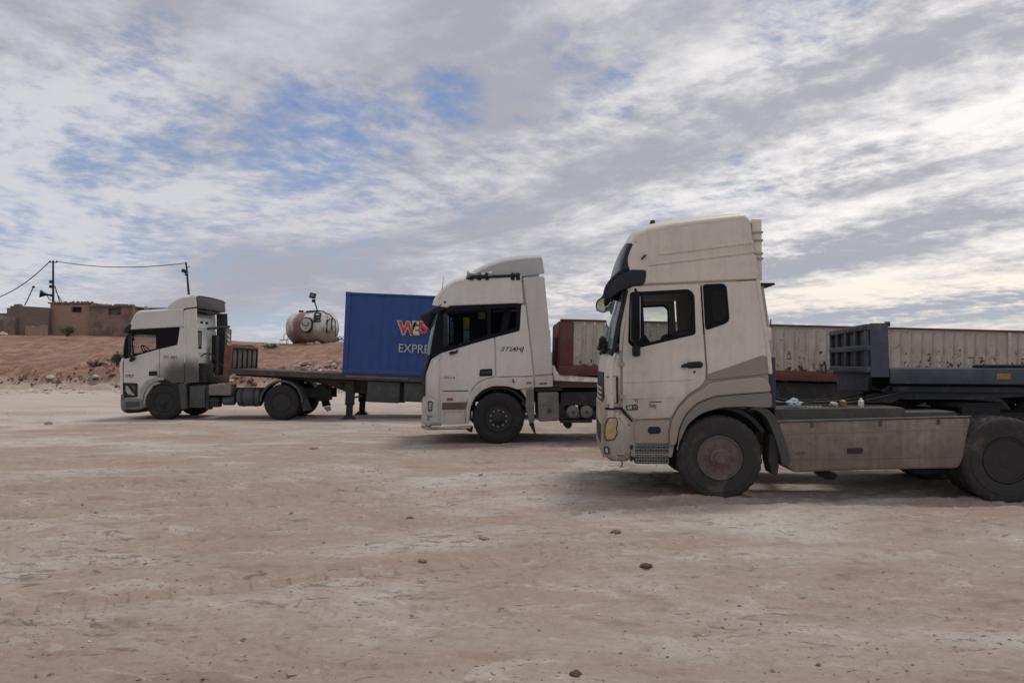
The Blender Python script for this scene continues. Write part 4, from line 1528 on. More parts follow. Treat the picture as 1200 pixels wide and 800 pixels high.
T.side('handle_recess', [(805, 424), (822, 423), (823, 431), (806, 432)], M['interior'], y=-1.254, thick=.02, r=.02)
T.side('door_crease', [(732, 447.4), (812, 444), (812, 445.2), (732, 448.8)], M['paintA'], y=-1.258, thick=.01, r=.003)
T.side('lower_door_crease', [(732, 466.6), (790, 465.2), (789, 466.2), (732, 467.8)], M['paintA'], y=-1.256, thick=.008, r=.003)
for py in (424, 462):
    T.side('door_hinge', [(726.4, py), (731.5, py - .3), (731.7, py + 5.2), (726.6, py + 5.5)], M['paintA2'], y=-1.268, thick=.03, r=.01)
T.side('key_lock', [(812.5, 434.5), (815, 434.4), (815, 437), (812.6, 437.1)], M['plastic'], y=-1.256, thick=.01, bev=.002, r=.02)
# --- rear quarter, dark side window, faded stripe
T.side('rear_quarter_panel', [(822.5, 332.5), (889.5, 328.5), (893, 350), (898, 385), (902, 415), (903, 437), (829.5, 444.5), (829, 430), (825, 375)], M['paintA'],
       holes=[[(823.5, 331.5), (852, 331, .06), (855.5, 377, .08), (826.5, 387.5)]][:0], r=.03, thick=.035)
T.side('side_window', [(823.4, 333), (851.5, 331.8, .08), (855.5, 377.5, .1), (826.5, 387.5)], M['gloss'], y=-1.256, thick=.012, r=.04)
T.side('window_pane', [(832, 341), (849, 340), (851.5, 375), (835, 379.5)], M['glassD'], y=-1.262, thick=.008, r=.12)
T.side('stripe', [(829.5, 438), (864, 426.5), (893.5, 416), (902.2, 419), (903.2, 436.5), (829.8, 444)], M['brownA'], y=-1.2535, thick=.006, bev=.001, r=.01)
T.side('rear_corner_trim', [(886, 327), (890.5, 327), (899, 385), (904, 420), (905.5, 438), (901, 438.5), (898, 405)], M['paintA'], y=-1.262, thick=.05, r=.02)
# --- wheel arch
arcA = arc_px(843.5, 537, 57.5, 56.5, 172, 118, 9)
T.side('wheel_arch', [(785, 523), (784.6, 508, .3), (788, 491.5, .3), (795, 478, .3), (808, 465, .3), (824, 455, .3), (832, 448.5, .2), (862, 444.5), (893, 441.5, .15), (901.5, 448, .15), (905, 459), (866, 461.5), (838, 464, .3), (817, 472, .3),
                      (803, 486, .3), (796, 502, .3), (792.5, 521)], M['paintA2'], y=-1.275, thick=.06, bev=.02, r=.05)
T.side('arch_lining', [(793, 531), (796.2, 504, .3), (803.5, 487, .3), (817, 473, .3), (838, 465, .3), (866, 462.5), (904.5, 459.5), (905, 477.5), (868, 476.5, .5), (845, 477.5, .5), (822, 484, .4), (806, 497, .3), (797, 517, .3)], M['paintA3'], y=-1.262, thick=.05, bev=.012, r=.04)
fender_arc(T, T.f.p(844, 536)[0], T.f.p(844, 536)[1], .66, -1.2, -.82, 30, 178, M['plastic'], 'wheel_well')
fender_arc(T, T.f.p(844, 536)[0], T.f.p(844, 536)[1], .66, .82, 1.2, 30, 178, M['plastic'], 'wheel_well')
# rear half of the mudguard: curved strap and rubber flap
x_, z_ = T.f.p(844, 536)
pts = [T.f.p(*q) for q in ((878, 479), (890, 482), (900, 492), (908, 510), (914, 530), (917, 545))]
for y0, y1 in ((-1.24, -.9), (.9, 1.24)):
    mb = MB()
    mb.loft([[(p[0], y0, p[1]), (p[0] + .0, y1, p[1]), (p[0] + .10, y1, p[1] + .03), (p[0] + .10, y0, p[1] + .03)] for p in catmull([list(p) for p in pts], 4)])
    mb.build('mudguard', M['boxdark'], T.t)
T.side('mud_flap', [(903, 505), (911, 520), (913, 545), (911, 557), (905, 556), (901, 540)], M['rubber'], y=-1.18, thick=.35, r=.03)
# --- lower front: step box, treads, bumper, lamps
T.side('step_panel', [(745, 493.2), (786, 491.8), (783.5, 505), (784, 519), (745, 519), (743, 505)], M['paintA2'], y=-1.235, thick=.03)
T.side('step_slot', [(760, 500), (772, 499.6), (774.5, 502), (774.5, 506), (772, 508), (761, 508.3), (759, 505)], M['plastic'], y=-1.245, thick=.02, r=.03)  # no lamp: dark plate stands for the oval slot in the step panel
for (y0_, y1_, dep) in ((520, 531, .0), (532.5, 543, .0)):
    a_ = T.f.p(744, y1_, -1.2); b_ = T.f.p(784, y0_, -1.2)
    st = MB().box((a_[0], -1.22, a_[1]), (b_[0], -.85, b_[1]), .012)
    so = st.build('step', M['boxdark'], T.t)
    mb = MB()
    for i in range(13):
        for j in range(3):
            xx = a_[0] + (b_[0] - a_[0]) * (i + .5) / 13; zz_ = a_[1] + (b_[1] - a_[1]) * (j + .5) / 3
            mb.obox((xx, -1.222, zz_), (.024, .008, .010), Matrix.Rotation(R(35 if (i + j) % 2 else -35), 3, 'Y'))
    mb.build('tread_stud', M['steel'], so)['kind'] = 'stuff'
frA = [(741, 541.5), (709, 541), (706.5, 535), (704.5, 524), (703.2, 510), (702.5, 495), (703, 479)]
# door-front corner post and front panel above bumper
T.skin('front_panel', [(717, 478, .07, .03), (716, 460, .07, .03), (715.5, 440, .07, .03), (717, 424, .07, .03), (720, 413, .06, .03)], M['paintA'], b=.40)
T.side('front_corner_panel', [(728.6, 477.5), (710, 477.5), (709, 460), (709, 438), (711, 424), (718, 415), (727.6, 411.5), (728.6, 430)], M['paintA'], y=-1.238, thick=.16, bev=.07, r=.05)
T.side('corner_panel_seam', [(710, 441), (722.5, 440.5), (722.7, 441.2), (710, 441.8)], M['interior'], y=-1.2405, thick=.006, bev=.001, r=0)
T.side('corner_panel_seam', [(716.4, 424), (717, 424), (717, 441), (716.4, 441)], M['interior'], y=-1.2405, thick=.006, bev=.001, r=0)
T.side('wind_deflector', [(722, 441), (724.5, 441), (724.8, 473), (722.5, 473)], M['plastic'], y=-1.262, thick=.03, r=.01)
T.skin('grille', [(716.5, 476, .07, .03), (715.5, 436, .07, .03)], M['plastic'], y0=-1.02, y1=1.02, b=.40, off=.012)
for k in range(4):
    py = 454 + k * 6
    T.skin('grille_slat', [(716, py + 2.6, .07, .03), (715.8, py, .07, .03)], M['paintA'], y0=-.8, y1=.8, b=.4, off=.022, k=1)
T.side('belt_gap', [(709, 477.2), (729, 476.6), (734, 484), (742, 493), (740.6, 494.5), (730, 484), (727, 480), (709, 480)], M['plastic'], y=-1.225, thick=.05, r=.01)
T.skin('bumper', [(722, 539, .03, .02), (718.5, 535, .06, .03), (715.5, 524, .07, .03), (714.4, 508, .07, .03), (714.2, 493, .07, .03), (715.2, 481, .07, .03)], M['paintA'], b=.42, thick=.05)
T.side('bumper_corner', [(715, 541), (709.5, 533), (707.5, 515), (707, 500), (709, 492), (713, 482), (728.5, 480), (740.8, 497), (740.5, 534), (736, 541.5)], M['paintA'], y=-1.243, thick=.24, bev=.09, r=.06)
T.skin('lower_grille', [(715.4, 524, .07, .03), (714.6, 500, .07, .03)], M['plastic'], y0=-.85, y1=.85, b=.42, off=.012)
hlA = T.side('headlight', [(709.8, 499), (713.5, 490.2, .015), (722.2, 489.8, .015), (723.4, 496, .02), (721.6, 501, .02), (722.8, 507), (719.5, 514, .015), (711.5, 515.6, .02), (709.2, 510)], M['headlamp'], y=-1.266, thick=.05, r=.02)
T.side('headlight_bezel', [(708.8, 498), (712.9, 489), (723, 488.6), (724.4, 497), (722.8, 501), (723.8, 508), (720, 515.2), (710.8, 516.8), (708.2, 511)], M['plastic'], y=-1.256, thick=.05, r=.03)
T.side('fog_light', [(707.6, 523), (713.6, 524), (713.8, 532), (708.6, 531.5)], M['plastic'], y=-1.262, thick=.05, r=.02)
T.side('fog_lens', [(708.8, 524.6), (712.6, 525.3), (712.8, 530.8), (709.4, 530.2)], M['lampclear'], y=-1.266, thick=.03, r=.02)
T.side('indicator', [(733.2, 475), (747, 473.4), (747.8, 480.2), (734.5, 480.6)], M['plastic'], y=-1.262, thick=.02, r=.02)
T.side('indicator_lens', [(734.6, 476), (740.5, 475.2), (741, 479.4), (735.6, 479.7)], M['lampclear'], y=-1.268, thick=.01, r=.01, label='clear front cell of the side indicator')
T.side('indicator_lens', [(741.5, 475.1), (746.2, 474.6), (746.6, 479), (742, 479.3)], M['orange'], y=-1.268, thick=.01, r=.01)
# badge lettering on the lower door (worn, short)
x_, z_ = T.f.p(760, 477.3)
for dz in (.085,):
    T.side('badge_bar', [(760.5, 470.3), (775.5, 469.9), (775.5, 471.2), (760.5, 471.6)], M['boxdark'], y=-1.2535, thick=.006, bev=.001, r=0)
me = text_mesh('TIOLJ', .065, .005, .0, 1.0, sx=.62)
me.materials.append(M['boxdark'])
link('badge_text', me, None, T.t, (x_, -1.2535, z_ + .0))
x_, z_ = T.f.p(743, 471)
me = text_mesh('TJ', .06, .005); me.materials.append(M['boxdark'])
link('badge_text', me, None, T.t, (x_, -1.2535, z_))
# wires hanging torn below the bumper edge
coil(T, [(T.f.p(729, 541)[0], -1.1, T.f.p(729, 541)[1]), (T.f.p(730, 545)[0], -1.12, T.f.p(730, 545)[1]), (T.f.p(728, 549)[0], -1.1, T.f.p(728, 549)[1])], .008, name='loose_wire')
for (a, b) in (((739, 521), (741, 527)), ((740, 528), (737.5, 534)), ((738.5, 534), (741, 541))):
    T.side('torn_edge', [a, (b[0] + 1.5, a[1] + 1), b, (a[0] - .8, b[1] - 1.5)], M['plastic'], y=-1.262, thick=.02, r=0, both=False)
# --- windscreen, pillars, wipers
wsp = [(720.5, 412, .09, .03), (723, 396, .09, .03), (726.5, 378, .09, .03), (731, 358, .08, .03), (735, 340, .07, .03)]
T.skin('windscreen', wsp, M['glassW'], y0=-1.215, y1=1.215, b=.42, thick=.008)
for y0, y1 in ((-1.25, -1.215), (1.215, 1.25)):
    T.skin('windscreen_seal', wsp, M['plastic'], y0=y0, y1=y1, b=.42, thick=.02, ny=40, off=.004)
T.side('front_pillar', [(717, 413), (727.5, 411), (731, 385), (736.5, 350), (739, 334), (732, 335), (728.5, 350), (722.5, 375), (719, 392)][:0] or [(725.5, 412), (729, 411), (732, 385), (737, 352), (740, 334), (735.5, 334), (731, 358), (727, 384)], M['paintA'], y=-1.245, thick=.10, bev=.02, r=.02)
T.skin('wiper_cowl', [(717, 417, .07, .03), (721, 411, .07, .03)], M['plastic'], b=.42, off=.02, k=2)
mb = MB()
for k, (px, py, r_) in enumerate(((706, 398, .05), (709, 404, .06), (704, 407, .05), (708, 411, .05), (704.5, 402, .04), (711, 408, .05))):
    xx, zz_ = T.f.p(px, py, -1.0)
    mb.lathe([(.001, -r_), (r_ * .8, -r_ * .7), (r_, 0), (r_ * .7, r_ * .7), (.001, r_)], (xx, -1.0 + .03 * (k % 3), zz_), 'Z', 8)
mb.build('wiper_linkage', M['plastic'], T.t, ang=10)
for y0 in (-.6, .35):
    a_ = T.f.p(713, 411, -1.0); b_ = T.f.p(719, 385, -1.0)
    mb = MB(); mb.tube([(a_[0] - .03, y0, a_[1]), (b_[0] - .04, y0 + .38, b_[1])], .012, 6).tube([(b_[0] - .08, y0 + .40, b_[1] - .22), (b_[0] + .02, y0 + .36, b_[1] + .22)], .010, 6)
    mb.build('wiper', M['plastic'], T.t)
# --- big sun visor with closed ends
vz = [(736, 317, .10, .03), (724, 323, .20, .04), (713, 332, .28, .05), (705.5, 342, .33, .06), (703, 349, .34, .06)]
vp = [T.f.p(*q[:2]) + q[2:] for q in vz]
T.skin('sun_visor', [(738, 315.5, .05, .03), (728, 320, .11, .08), (718.5, 328, .15, .10), (711.5, 338, .16, .11), (709.5, 349, .16, .11)], M['visor'], b=.55, thick=.035)
T.side('visor_cheek', [(756, 316, .05), (757.5, 318), (756, 331, .08), (752, 334.5), (744, 334.5), (737, 337.5, .1), (726, 342.5, .2), (717, 349), (710, 351), (709, 344), (714.5, 333, .2), (725, 322.5, .2), (740, 315.5, .1)], M['visor'], y=-1.275, thick=.05, bev=.02, r=.03)
# --- mirrors
x0_, z0_ = T.f.p(738, 400, -1.5); x1_, z1_ = T.f.p(750, 345, -1.5)
for sgn in (-1, 1):
    ya, yb = (-1.66, -1.42) if sgn < 0 else (1.42, 1.66)
    mo = MB().obox(((x0_ + x1_) / 2, (ya + yb) / 2, (z0_ + z1_) / 2), (.11, .24, z1_ - z0_), None, .035).build('side_mirror', M['gloss'], T.t)
    MB().obox(((x0_ + x1_) / 2 + .054, (ya + yb) / 2, (z0_ + z1_) / 2), (.006, .19, (z1_ - z0_) * .88), None, .002).build('mirror_glass', M['mirror'], mo)
    ym = (ya + yb) / 2
    xb, zb = T.f.p(745, 405, -1.3)
    mb = MB(); mb.tube([(xb + .02, sgn * 1.24, z1_ + .05), (xb - .02, ym, z1_ + .06), (xb - .03, ym, z1_ - .05)], .016, 8)
    mb.tube([(xb + .02, sgn * 1.24, z0_ - .08), (xb - .02, ym, z0_ - .08), (xb - .03, ym, z0_ + .05)], .016, 8); mb.build('mirror_arm', M['plastic'], T.t)
    MB().obox((xb, sgn * 1.36, zb - .07), (.10, .14, .14), None, .03).build('mirror_foot', M['plastic'], T.t)
# round kerb mirror hanging ahead of the visor on the near corner
xr, zr = T.f.p(705, 357, -1.2)
mb = MB()
mb.lathe([(.0001, -.05), (.08, -.045), (.105, -.02), (.11, 0), (.10, .01)], (0, 0, 0), 'Z', 24)
km = mb.build('kerb_mirror', M['plastic'], T.t, (xr + .03, -1.15, zr + .0), (R(118), R(-14), R(8)))
mb = MB(); mb.lathe([(.0999, .0), (.098, .012), (.06, .016), (.0001, .018)], (0, 0, 0), 'Z', 24); mb.build('mirror_glass', M['mirror'], km)
mb = MB(); mb.tube([(xr + .02, -1.12, zr + .05), (xr + .12, -1.10, zr + .05), (xr + .22, -1.08, zr + .14)], .014, 6); mb.build('mirror_arm', M['plastic'], T.t)
cab_inside(T, (T.f.p(725, 400)[0], T.f.p(888, 400)[0]), T.f.p(800, 432)[1], T.f.p(760, 403)[1] - .06, 0, T.f.p(762, 395)[0])
# --- air intake and exhaust stack behind the cab
x0_, z1_ = T.f.p(881, 257, -1.15); x1_, z0_ = T.f.p(890, 329, -1.15)
ai = MB().box((x0_ - .01, -1.18, z0_), (x1_ + .03, -.75, z1_), .02).build('air_intake', M['paintA'], T.t)
for py in (272, 281.5, 297, 303):
    a_, b_ = T.f.p(881, py, -1.2)
    MB().box((a_ + .0, -1.195, b_ - .012), (x1_ + .042, -.74, b_ + .014), .004).build('intake_band', M['paintA2'], ai)
MB().box((x0_ + .03, -1.20, T.f.p(880, 334, -1.2)[1]), (x1_ + .18, -.74, T.f.p(880, 331.5, -1.2)[1]), .004).build('intake_band', M['plastic'], ai)
a_ = T.f.p(891, 334, -1.15); b_ = T.f.p(901, 400, -1.15); c_ = T.f.p(904, 438, -1.15)
mb = MB(); mb.tube([(a_[0], -1.12, a_[1]), (b_[0], -1.12, b_[1])], .045, 12); mb.build('stack_pipe', M['paintA2'], T.t)
a_ = T.f.p(896, 384, -1.15); b_ = T.f.p(901.5, 400, -1.15)
MB().box((a_[0], -1.19, b_[1]), (b_[0] + .02, -1.0, a_[1]), .02).build('filter_box', M['paintA'], T.t, label='pale yellowish box on the stack behind the cab')
a_ = T.f.p(900, 418, -1.1); b_ = T.f.p(909, 478, -1.1)
MB().box((a_[0], -1.12, b_[1]), (b_[0], -.8, a_[1]), .015).build('exhaust_stack', M['blueA'], T.t)
for k in range(3):
    y = -.55 + .18 * k
    spiral(T, (T.f.p(903, 425)[0], y, T.f.p(903, 425)[1]), (T.f.p(935, 455)[0], y * .4, T.f.p(935, 462)[1]), .05, 9, .009)
coil(T, [(T.f.p(885, 478)[0], -1.0, T.f.p(885, 478)[1]), (T.f.p(895, 474)[0], -1.05, T.f.p(895, 474)[1]), (T.f.p(903, 482)[0], -1.05, T.f.p(903, 482)[1]), (T.f.p(912, 478)[0], -1.0, T.f.p(912, 478)[1]), (T.f.p(917, 486)[0], -1.0, T.f.p(917, 486)[1])], .02)
coil(T, [(T.f.p(890, 483)[0], -.95, T.f.p(890, 483)[1]), (T.f.p(902, 490)[0], -1.0, T.f.p(902, 490)[1]), (T.f.p(908, 480)[0], -1.0, T.f.p(908, 480)[1])], .016)
# --- chassis, long side tank, walkway
zt0 = T.f.p(1000, 493)[1]
xr1 = T.f.p(1180, 500)[0] + 1.0
chassis_rails(T, T.f.p(720, 500)[0], xr1, zt0 - .22, zt0 + .06)
xa, za = T.f.p(908, 490.5, -1.1); xb, _ = T.f.p(1128, 490.5, -1.1)
T.side('walkway', [(908, 479), (1060, 477.5), (1062, 490), (908, 492.5)], M['chassisTop'], y=-1.14, thick=.7, r=.02)
T.side('walkway_edge', [(1060, 483), (1120, 482), (1120, 487.5), (1060, 489.5)], M['boxdark'], y=-1.12, thick=.6, r=.02)
tkA = T.side('side_tank', [(911, 494.5, .06), (1139, 488.5, .05), (1136, 500), (1129.5, 535), (1125, 548.5, .10), (1000, 550.8), (930, 553.5, .10), (919, 543), (916, 520)], M['tankA'], y=-1.225, thick=.60, bev=.03, r=.05, both=False)
me = plate_mesh(rnd_poly(T.f.poly([(911, 494.5), (1139, 488.5), (1129.5, 535), (1125, 548.5), (930, 553.5), (916, 520)]), .05), [], .6, .03)
link('side_tank', me, M['tankA'], T.t, (0, .93, 0))
T.side('tank_lip', [(911, 492.6), (1139, 487), (1139, 488.6), (911, 494.8)], M['stake'], y=-1.24, thick=.05, r=.004, both=False)
T.side('tank_slot', [(992, 524.6), (1011.5, 524.2), (1011.5, 532), (992, 532.4)], M['interior'], y=-1.2285, thick=.01, bev=.002, r=.01, both=False)
T.side('tank_slot_frame', [(991, 523.6), (1012.4, 523.2), (1012.4, 533), (991, 533.4)], M['tankA'], holes=[[(992.3, 525), (1011.2, 524.6), (1011.2, 531.8), (992.3, 532.1)]], y=-1.234, thick=.02, bev=.003, r=.01, both=False, hr=.004)
T.side('tank_badge', [(932, 529), (943, 528.6), (943, 532.5), (932, 532.8)], M['redbrown'], y=-1.2285, thick=.01, bev=.002, r=.01, both=False)
T.side('tank_rib', [(918, 507.5), (1134, 502), (1134, 503), (918, 508.6)], M['tankA'], y=-1.230, thick=.012, bev=.003, r=.003, both=False)
T.side('tank_rib', [(919, 537.5), (1129, 534), (1129, 535), (919, 538.6)], M['tankA'], y=-1.230, thick=.012, bev=.003, r=.003, both=False)
for px in (950, 1030, 1098):
    T.side('tank_clasp', [(px, 495.2 - (px - 950) * .026), (px + 4, 495.1 - (px - 950) * .026), (px + 4, 501 - (px - 950) * .026), (px, 501.2 - (px - 950) * .026)], M['boxdark'], y=-1.236, thick=.012, bev=.003, r=.004, both=False)
T.side('hanging_bracket', [(958, 553), (974, 552), (983, 556), (978, 562), (966, 561)], M['chassis'], y=-.9, thick=.3, r=.03, both=False)
T.side('air_cylinder', [(1068, 550), (1120, 549), (1118, 555), (1072, 556)], M['chassis'], y=-.8, thick=.3, r=.05)
xw, zw = T.f.p(1181, 536); xw0, zw0 = T.f.p(844, 536.2)
RW = .535
wheel(T.t, xw0, RW - .01, -1.09, RW, .31, 'front', 'rimA', mt='rubber')
wheel(T.t, xw0, RW - .01, 1.09, RW, .31, 'front', 'rimA', outer=1, mt='rubber')
axle(T, xw0, RW, True)
for y in (-1.09, 1.09):
    wheel(T.t, xw, RW - .01, y, RW, .30, 'rear', 'rim', outer=-1 if y < 0 else 1, mt='rubber')
for y in (-.75, .75):
    wheel(T.t, xw, RW - .01, y, RW, .30, 'rear', 'rim', nuts=0, outer=-1 if y < 0 else 1, mt='rubber')
axle(T, xw, RW)
fender_arc(T, xw, RW + .02, .66, .6, 1.25, 25, 155, M['boxdark'])
fifth_wheel(T, xw + .1, T.f.p(1180, 470, 0)[1] - .06)
for y in (-.9, .82):
    MB().box((xr1 - .04, y - .12, zt0 - .25), (xr1, y + .2, zt0 - .08), .01).build('tail_light', M['red'], T.t)
for (ya, yb) in ((-.5, -.9), (-.3, -.2), (.1, .35)):
    coil(T, [(T.f.p(912, 470)[0], ya, T.f.p(912, 466)[1]), (T.f.p(960, 478)[0], yb, T.f.p(960, 476)[1]), (T.f.p(1020, 470)[0], (ya + yb) / 2, T.f.p(1020, 474)[1]), (T.f.p(1090, 462)[0], ya, T.f.p(1090, 462)[1])], .016, name='air_hose')
# rubbish and small gear lying on the walkway
def wrap(name, px, py, y, sz, m, lab, cat='cloth', seed=1):
    x, z = T.f.p(px, py, y)
    o = link(name, rock_mesh(seed, 3, .6).copy(), None, None)
    o.data.materials.clear(); o.data.materials.append(M[m])
    o.scale = sz
    o.location = T.f.o + T.f.rot @ Vector((x, y, z + sz[2] * .4))
    tag(o, lab, cat)
wrap('plastic_bag', 930, 475, -.95, (.09, .07, .055), 'paleblue', 'crumpled pale plastic bag lying on the walkway behind the nearest cab', 'bag', 3)
wrap('rag', 977, 474.5, -.9, (.05, .05, .03), 'stoneL', 'small pale rag on the walkway between the bag and the orange can', 'rag', 5)
x, z = T.f.p(988, 478, -.9)
mb = MB(); mb.lathe([(.001, 0), (.042, .005), (.045, .02), (.045, .085), (.03, .10), (.02, .105), (.001, .11)], (0, 0, 0), 'Z', 20)
o = mb.build('oil_can', M['orange'], None); o.location = T.f.o + T.f.rot @ Vector((x, -.9, z)); tag(o, 'small dull orange can standing on the walkway of the nearest lorry', 'can')
x, z = T.f.p(1009, 478, -.9)
mb = MB(); mb.lathe([(.001, 0), (.03, .005), (.037, .03), (.035, .09), (.015, .115), (.015, .13), (.001, .132)], (0, 0, 0), 'Z', 20)
o = mb.build('white_bottle', M['whiteC'], None); o.location = T.f.o + T.f.rot @ Vector((x, -.9, z)); tag(o, 'small white bottle on the walkway, right of the orange can', 'bottle')
for k in range(4):
    x, z = T.f.p(946 + k * 5, 477.5, -.95)
    MB().cyl((x, -.95, z - .02), (x, -.95, z + .025), .02, None, 8).build('walkway_stud', M['stoneL'], T.t)

# ================================================================== middle tractor
B = Truck('tractor_unit', 'middle off-white lorry tractor with black side glass, chrome roof horn, beside the blue container', 'lorry', FB)
T = B
T.prism('cab_floor_shell', [(493, 497), (498, 440), (505, 421), (517, 413), (607, 387), (612, 386), (645, 386), (647, 453), (627, 453), (619, 470), (609, 455), (583, 449), (560, 457), (548, 478), (545, 497)], M['paintB'], -1.215, 1.215, .02)
T.prism('roof_shell', [(516, 358), (512, 352), (520, 340), (530, 333), (541, 329.5), (608, 325.5), (612, 354), (524, 359)], M['paintB'], -1.215, 1.215, .03)
T.prism('rear_wall', [(611, 326), (622, 326), (630, 400), (630, 453), (616, 453)], M['paintB'], -1.1, 1.1, .02)
T.side('roof_side', [(509, 358.5, .05), (511.5, 350, .3), (519, 341, .3), (530, 333, .4), (541, 329, .3), (560, 327.5), (611, 324.5, .05), (614, 356, .05), (606, 355.5), (527, 358.5), (523, 361)], M['paintB'], bev=.03, thick=.07, r=.05)
T.skin('roof_top', [(510, 358, .08, .04), (513, 350, .08, .04), (520, 341, .09, .04), (530, 333, .09, .05), (541, 329, .10, .05), (560, 327.5, .08, .04), (611, 324.5, .06, .04)], M['paintB'], b=.3)
T.side('door', [(518, 413.5), (579, 395.5), (580, 430), (580.2, 440.5), (571, 442.5, .2), (560, 447.5, .3), (552, 457, .3), (547.5, 471), (518, 471.5), (517, 440)], M['paintB'], r=.03)
T.side('side_glass', [(516, 372, .2), (527, 359.5, .15), (606.5, 355.8, .1), (609.5, 358.5), (608.5, 386.5, .1), (577, 395), (516.5, 412.6), (507.5, 419), (507, 406)], M['glassB'], y=-1.244, thick=.012, r=.05)
T.side('glass_border', [(514, 372, .2), (526.5, 358.6, .15), (607, 355, .1), (610.3, 358), (609.2, 387.2, .1), (577, 396), (516.5, 413.4), (505, 420), (507, 406)], M['gloss'],
       holes=[[(526, 365), (571, 362), (571, 393), (531, 405), (526, 405)], [(575, 362), (605, 360), (604, 384), (575, 392)]], y=-1.2485, thick=.012, r=.05)
T.side('rear_quarter_panel', [(581, 395), (609, 387.8), (611, 357), (615.8, 357.5), (618.8, 385), (625, 440), (582, 441.5), (581.5, 430)], M['paintB'], r=.015)
T.side('side_extender', [(613, 325.2), (638, 323.6, .05), (642.5, 370, 2), (647.5, 438), (626.5, 439.5), (620.5, 385)], M['panelB'], y=-1.262, thick=.04, r=.03, bev=.012)
T.side('lower_extender', [(627, 441), (648, 439.5), (648, 453, .04), (627, 453.5)], M['panelB'], y=-1.255, thick=.04, r=.02)
T.side('wheel_arch', [(546, 497, .02), (546.3, 478, .3), (550, 462, .3), (558, 450.5, .3), (569, 444.5, .3), (580.5, 442.5), (625, 441.5), (625.5, 454), (616.5, 454.5), (607, 456.5, .2), (595, 452.5, .4), (578, 452, .4), (565, 457, .4), (556, 466, .4),
                       (551, 478, .3), (549.5, 497)], M['paintB'], y=-1.262, thick=.05, bev=.014, r=.03)
T.side('mudguard_panel', [(617, 456), (625.8, 456), (626.4, 494), (620.5, 497), (615.5, 476)], M['tankB'], y=-1.25, thick=.4, r=.03, bev=.02)
T.side('mud_flap', [(620, 497), (626, 496), (628, 508), (626.5, 509)], M['rubber'], y=-1.2, thick=.3, r=.01)
fender_arc(T, T.f.p(584, 490)[0], T.f.p(584, 490)[1], .66, -1.2, -.82, 25, 172, M['plastic'], 'wheel_well')
fender_arc(T, T.f.p(584, 490)[0], T.f.p(584, 490)[1], .66, .82, 1.2, 25, 172, M['plastic'], 'wheel_well')
T.side('door_handle', [(562.5, 432.5), (577, 431.8), (577, 440.5), (561.3, 441)], M['plastic'], y=-1.256, thick=.03, r=.03)
T.side('handle_bar', [(564, 435.3), (576, 434.9), (576, 437.3), (563.7, 437.8)], M['boxdark'], y=-1.27, thick=.03, r=.01)
T.side('door_crease', [(519, 457.6), (549, 457.2), (548.5, 458.4), (519, 458.8)], M['interior'], y=-1.2512, thick=.005, bev=.001, r=0)
T.side('side_marker', [(523.5, 466.2), (531, 466), (531, 469), (523.3, 469.2)], M['red'], y=-1.258, thick=.02, r=.01)
T.side('side_marker', [(617, 447.4), (622.6, 447.2), (622.8, 449.6), (617.2, 449.8)], M['orange'], y=-1.272, thick=.02, r=.01)
T.side('side_marker', [(632, 448.5), (641, 448), (641, 450), (632, 450.4)], M['redbrown'], y=-1.262, thick=.02, r=.01)
T.side('hinge_cover', [(600.5, 444), (602, 444), (602, 447.5), (604, 447.5), (604, 448.3), (600.5, 448.3)], M['plastic'], y=-1.27, thick=.01, bev=.002, r=0)
x_, z_ = T.f.p(584.5, 411.2)
me = text_mesh('3TL', .125, .006, .002, 1.0, .35, sx=1.35); me.materials.append(M['tankB']); link('badge_text', me, None, T.t, (x_ + .02, -1.254, z_))
me = text_mesh('.4HJ', .125, .006, .002, 1.0, .2, sx=1.3); me.materials.append(M['boxdark']); link('badge_text', me, None, T.t, (x_ + .235, -1.254, z_ + .0))
x_, z_ = T.f.p(518.5, 443.4)
me = text_mesh('DONGS', .07, .006, .0, 1.0, sx=1.1) if False else text_mesh('GX L', .07, .006, .0, 1.0, sx=1.1)
me.materials.append(M['tankB']); link('badge_text', me, None, T.t, (x_ + .03, -1.254, z_))
T.side('badge_dot', [(530.8, 441.6), (533, 441.5), (533.1, 443.2), (530.9, 443.3)], M['boxdark'], y=-1.2535, thick=.006, bev=.001, r=.01)
# steps
T.side('step_strip', [(518, 472.3), (546, 472), (550, 470.5), (552, 473), (548, 476.5), (545, 479.5), (518, 479.8)], M['redbrown'], y=-1.235, thick=.05, r=.01)
T.side('step_recess', [(518.5, 480.5), (544.5, 480), (545, 497), (518.5, 497.4)], M['paintB'], holes=[[(520.5, 482.5), (542.5, 482), (542, 494), (520.5, 495)]], y=-1.235, thick=.05, r=.01)
T.side('step', [(520, 482), (543, 481.8), (543, 495), (520, 495.5)], M['paintA2'], y=-1.205, thick=.03, r=.01)
T.side('lower_lip', [(494, 497.5), (499, 500), (522, 501), (546, 498.6), (553, 498.4), (552, 502), (545, 503.2), (500, 503.8), (493, 500.5)], M['steel'], y=-1.262, thick=.1, r=.02, bev=.02)
T.side('lip_bracket', [(545, 500), (554, 500), (553, 507), (547, 504)], M['plastic'], y=-1.15, thick=.2, r=.02)
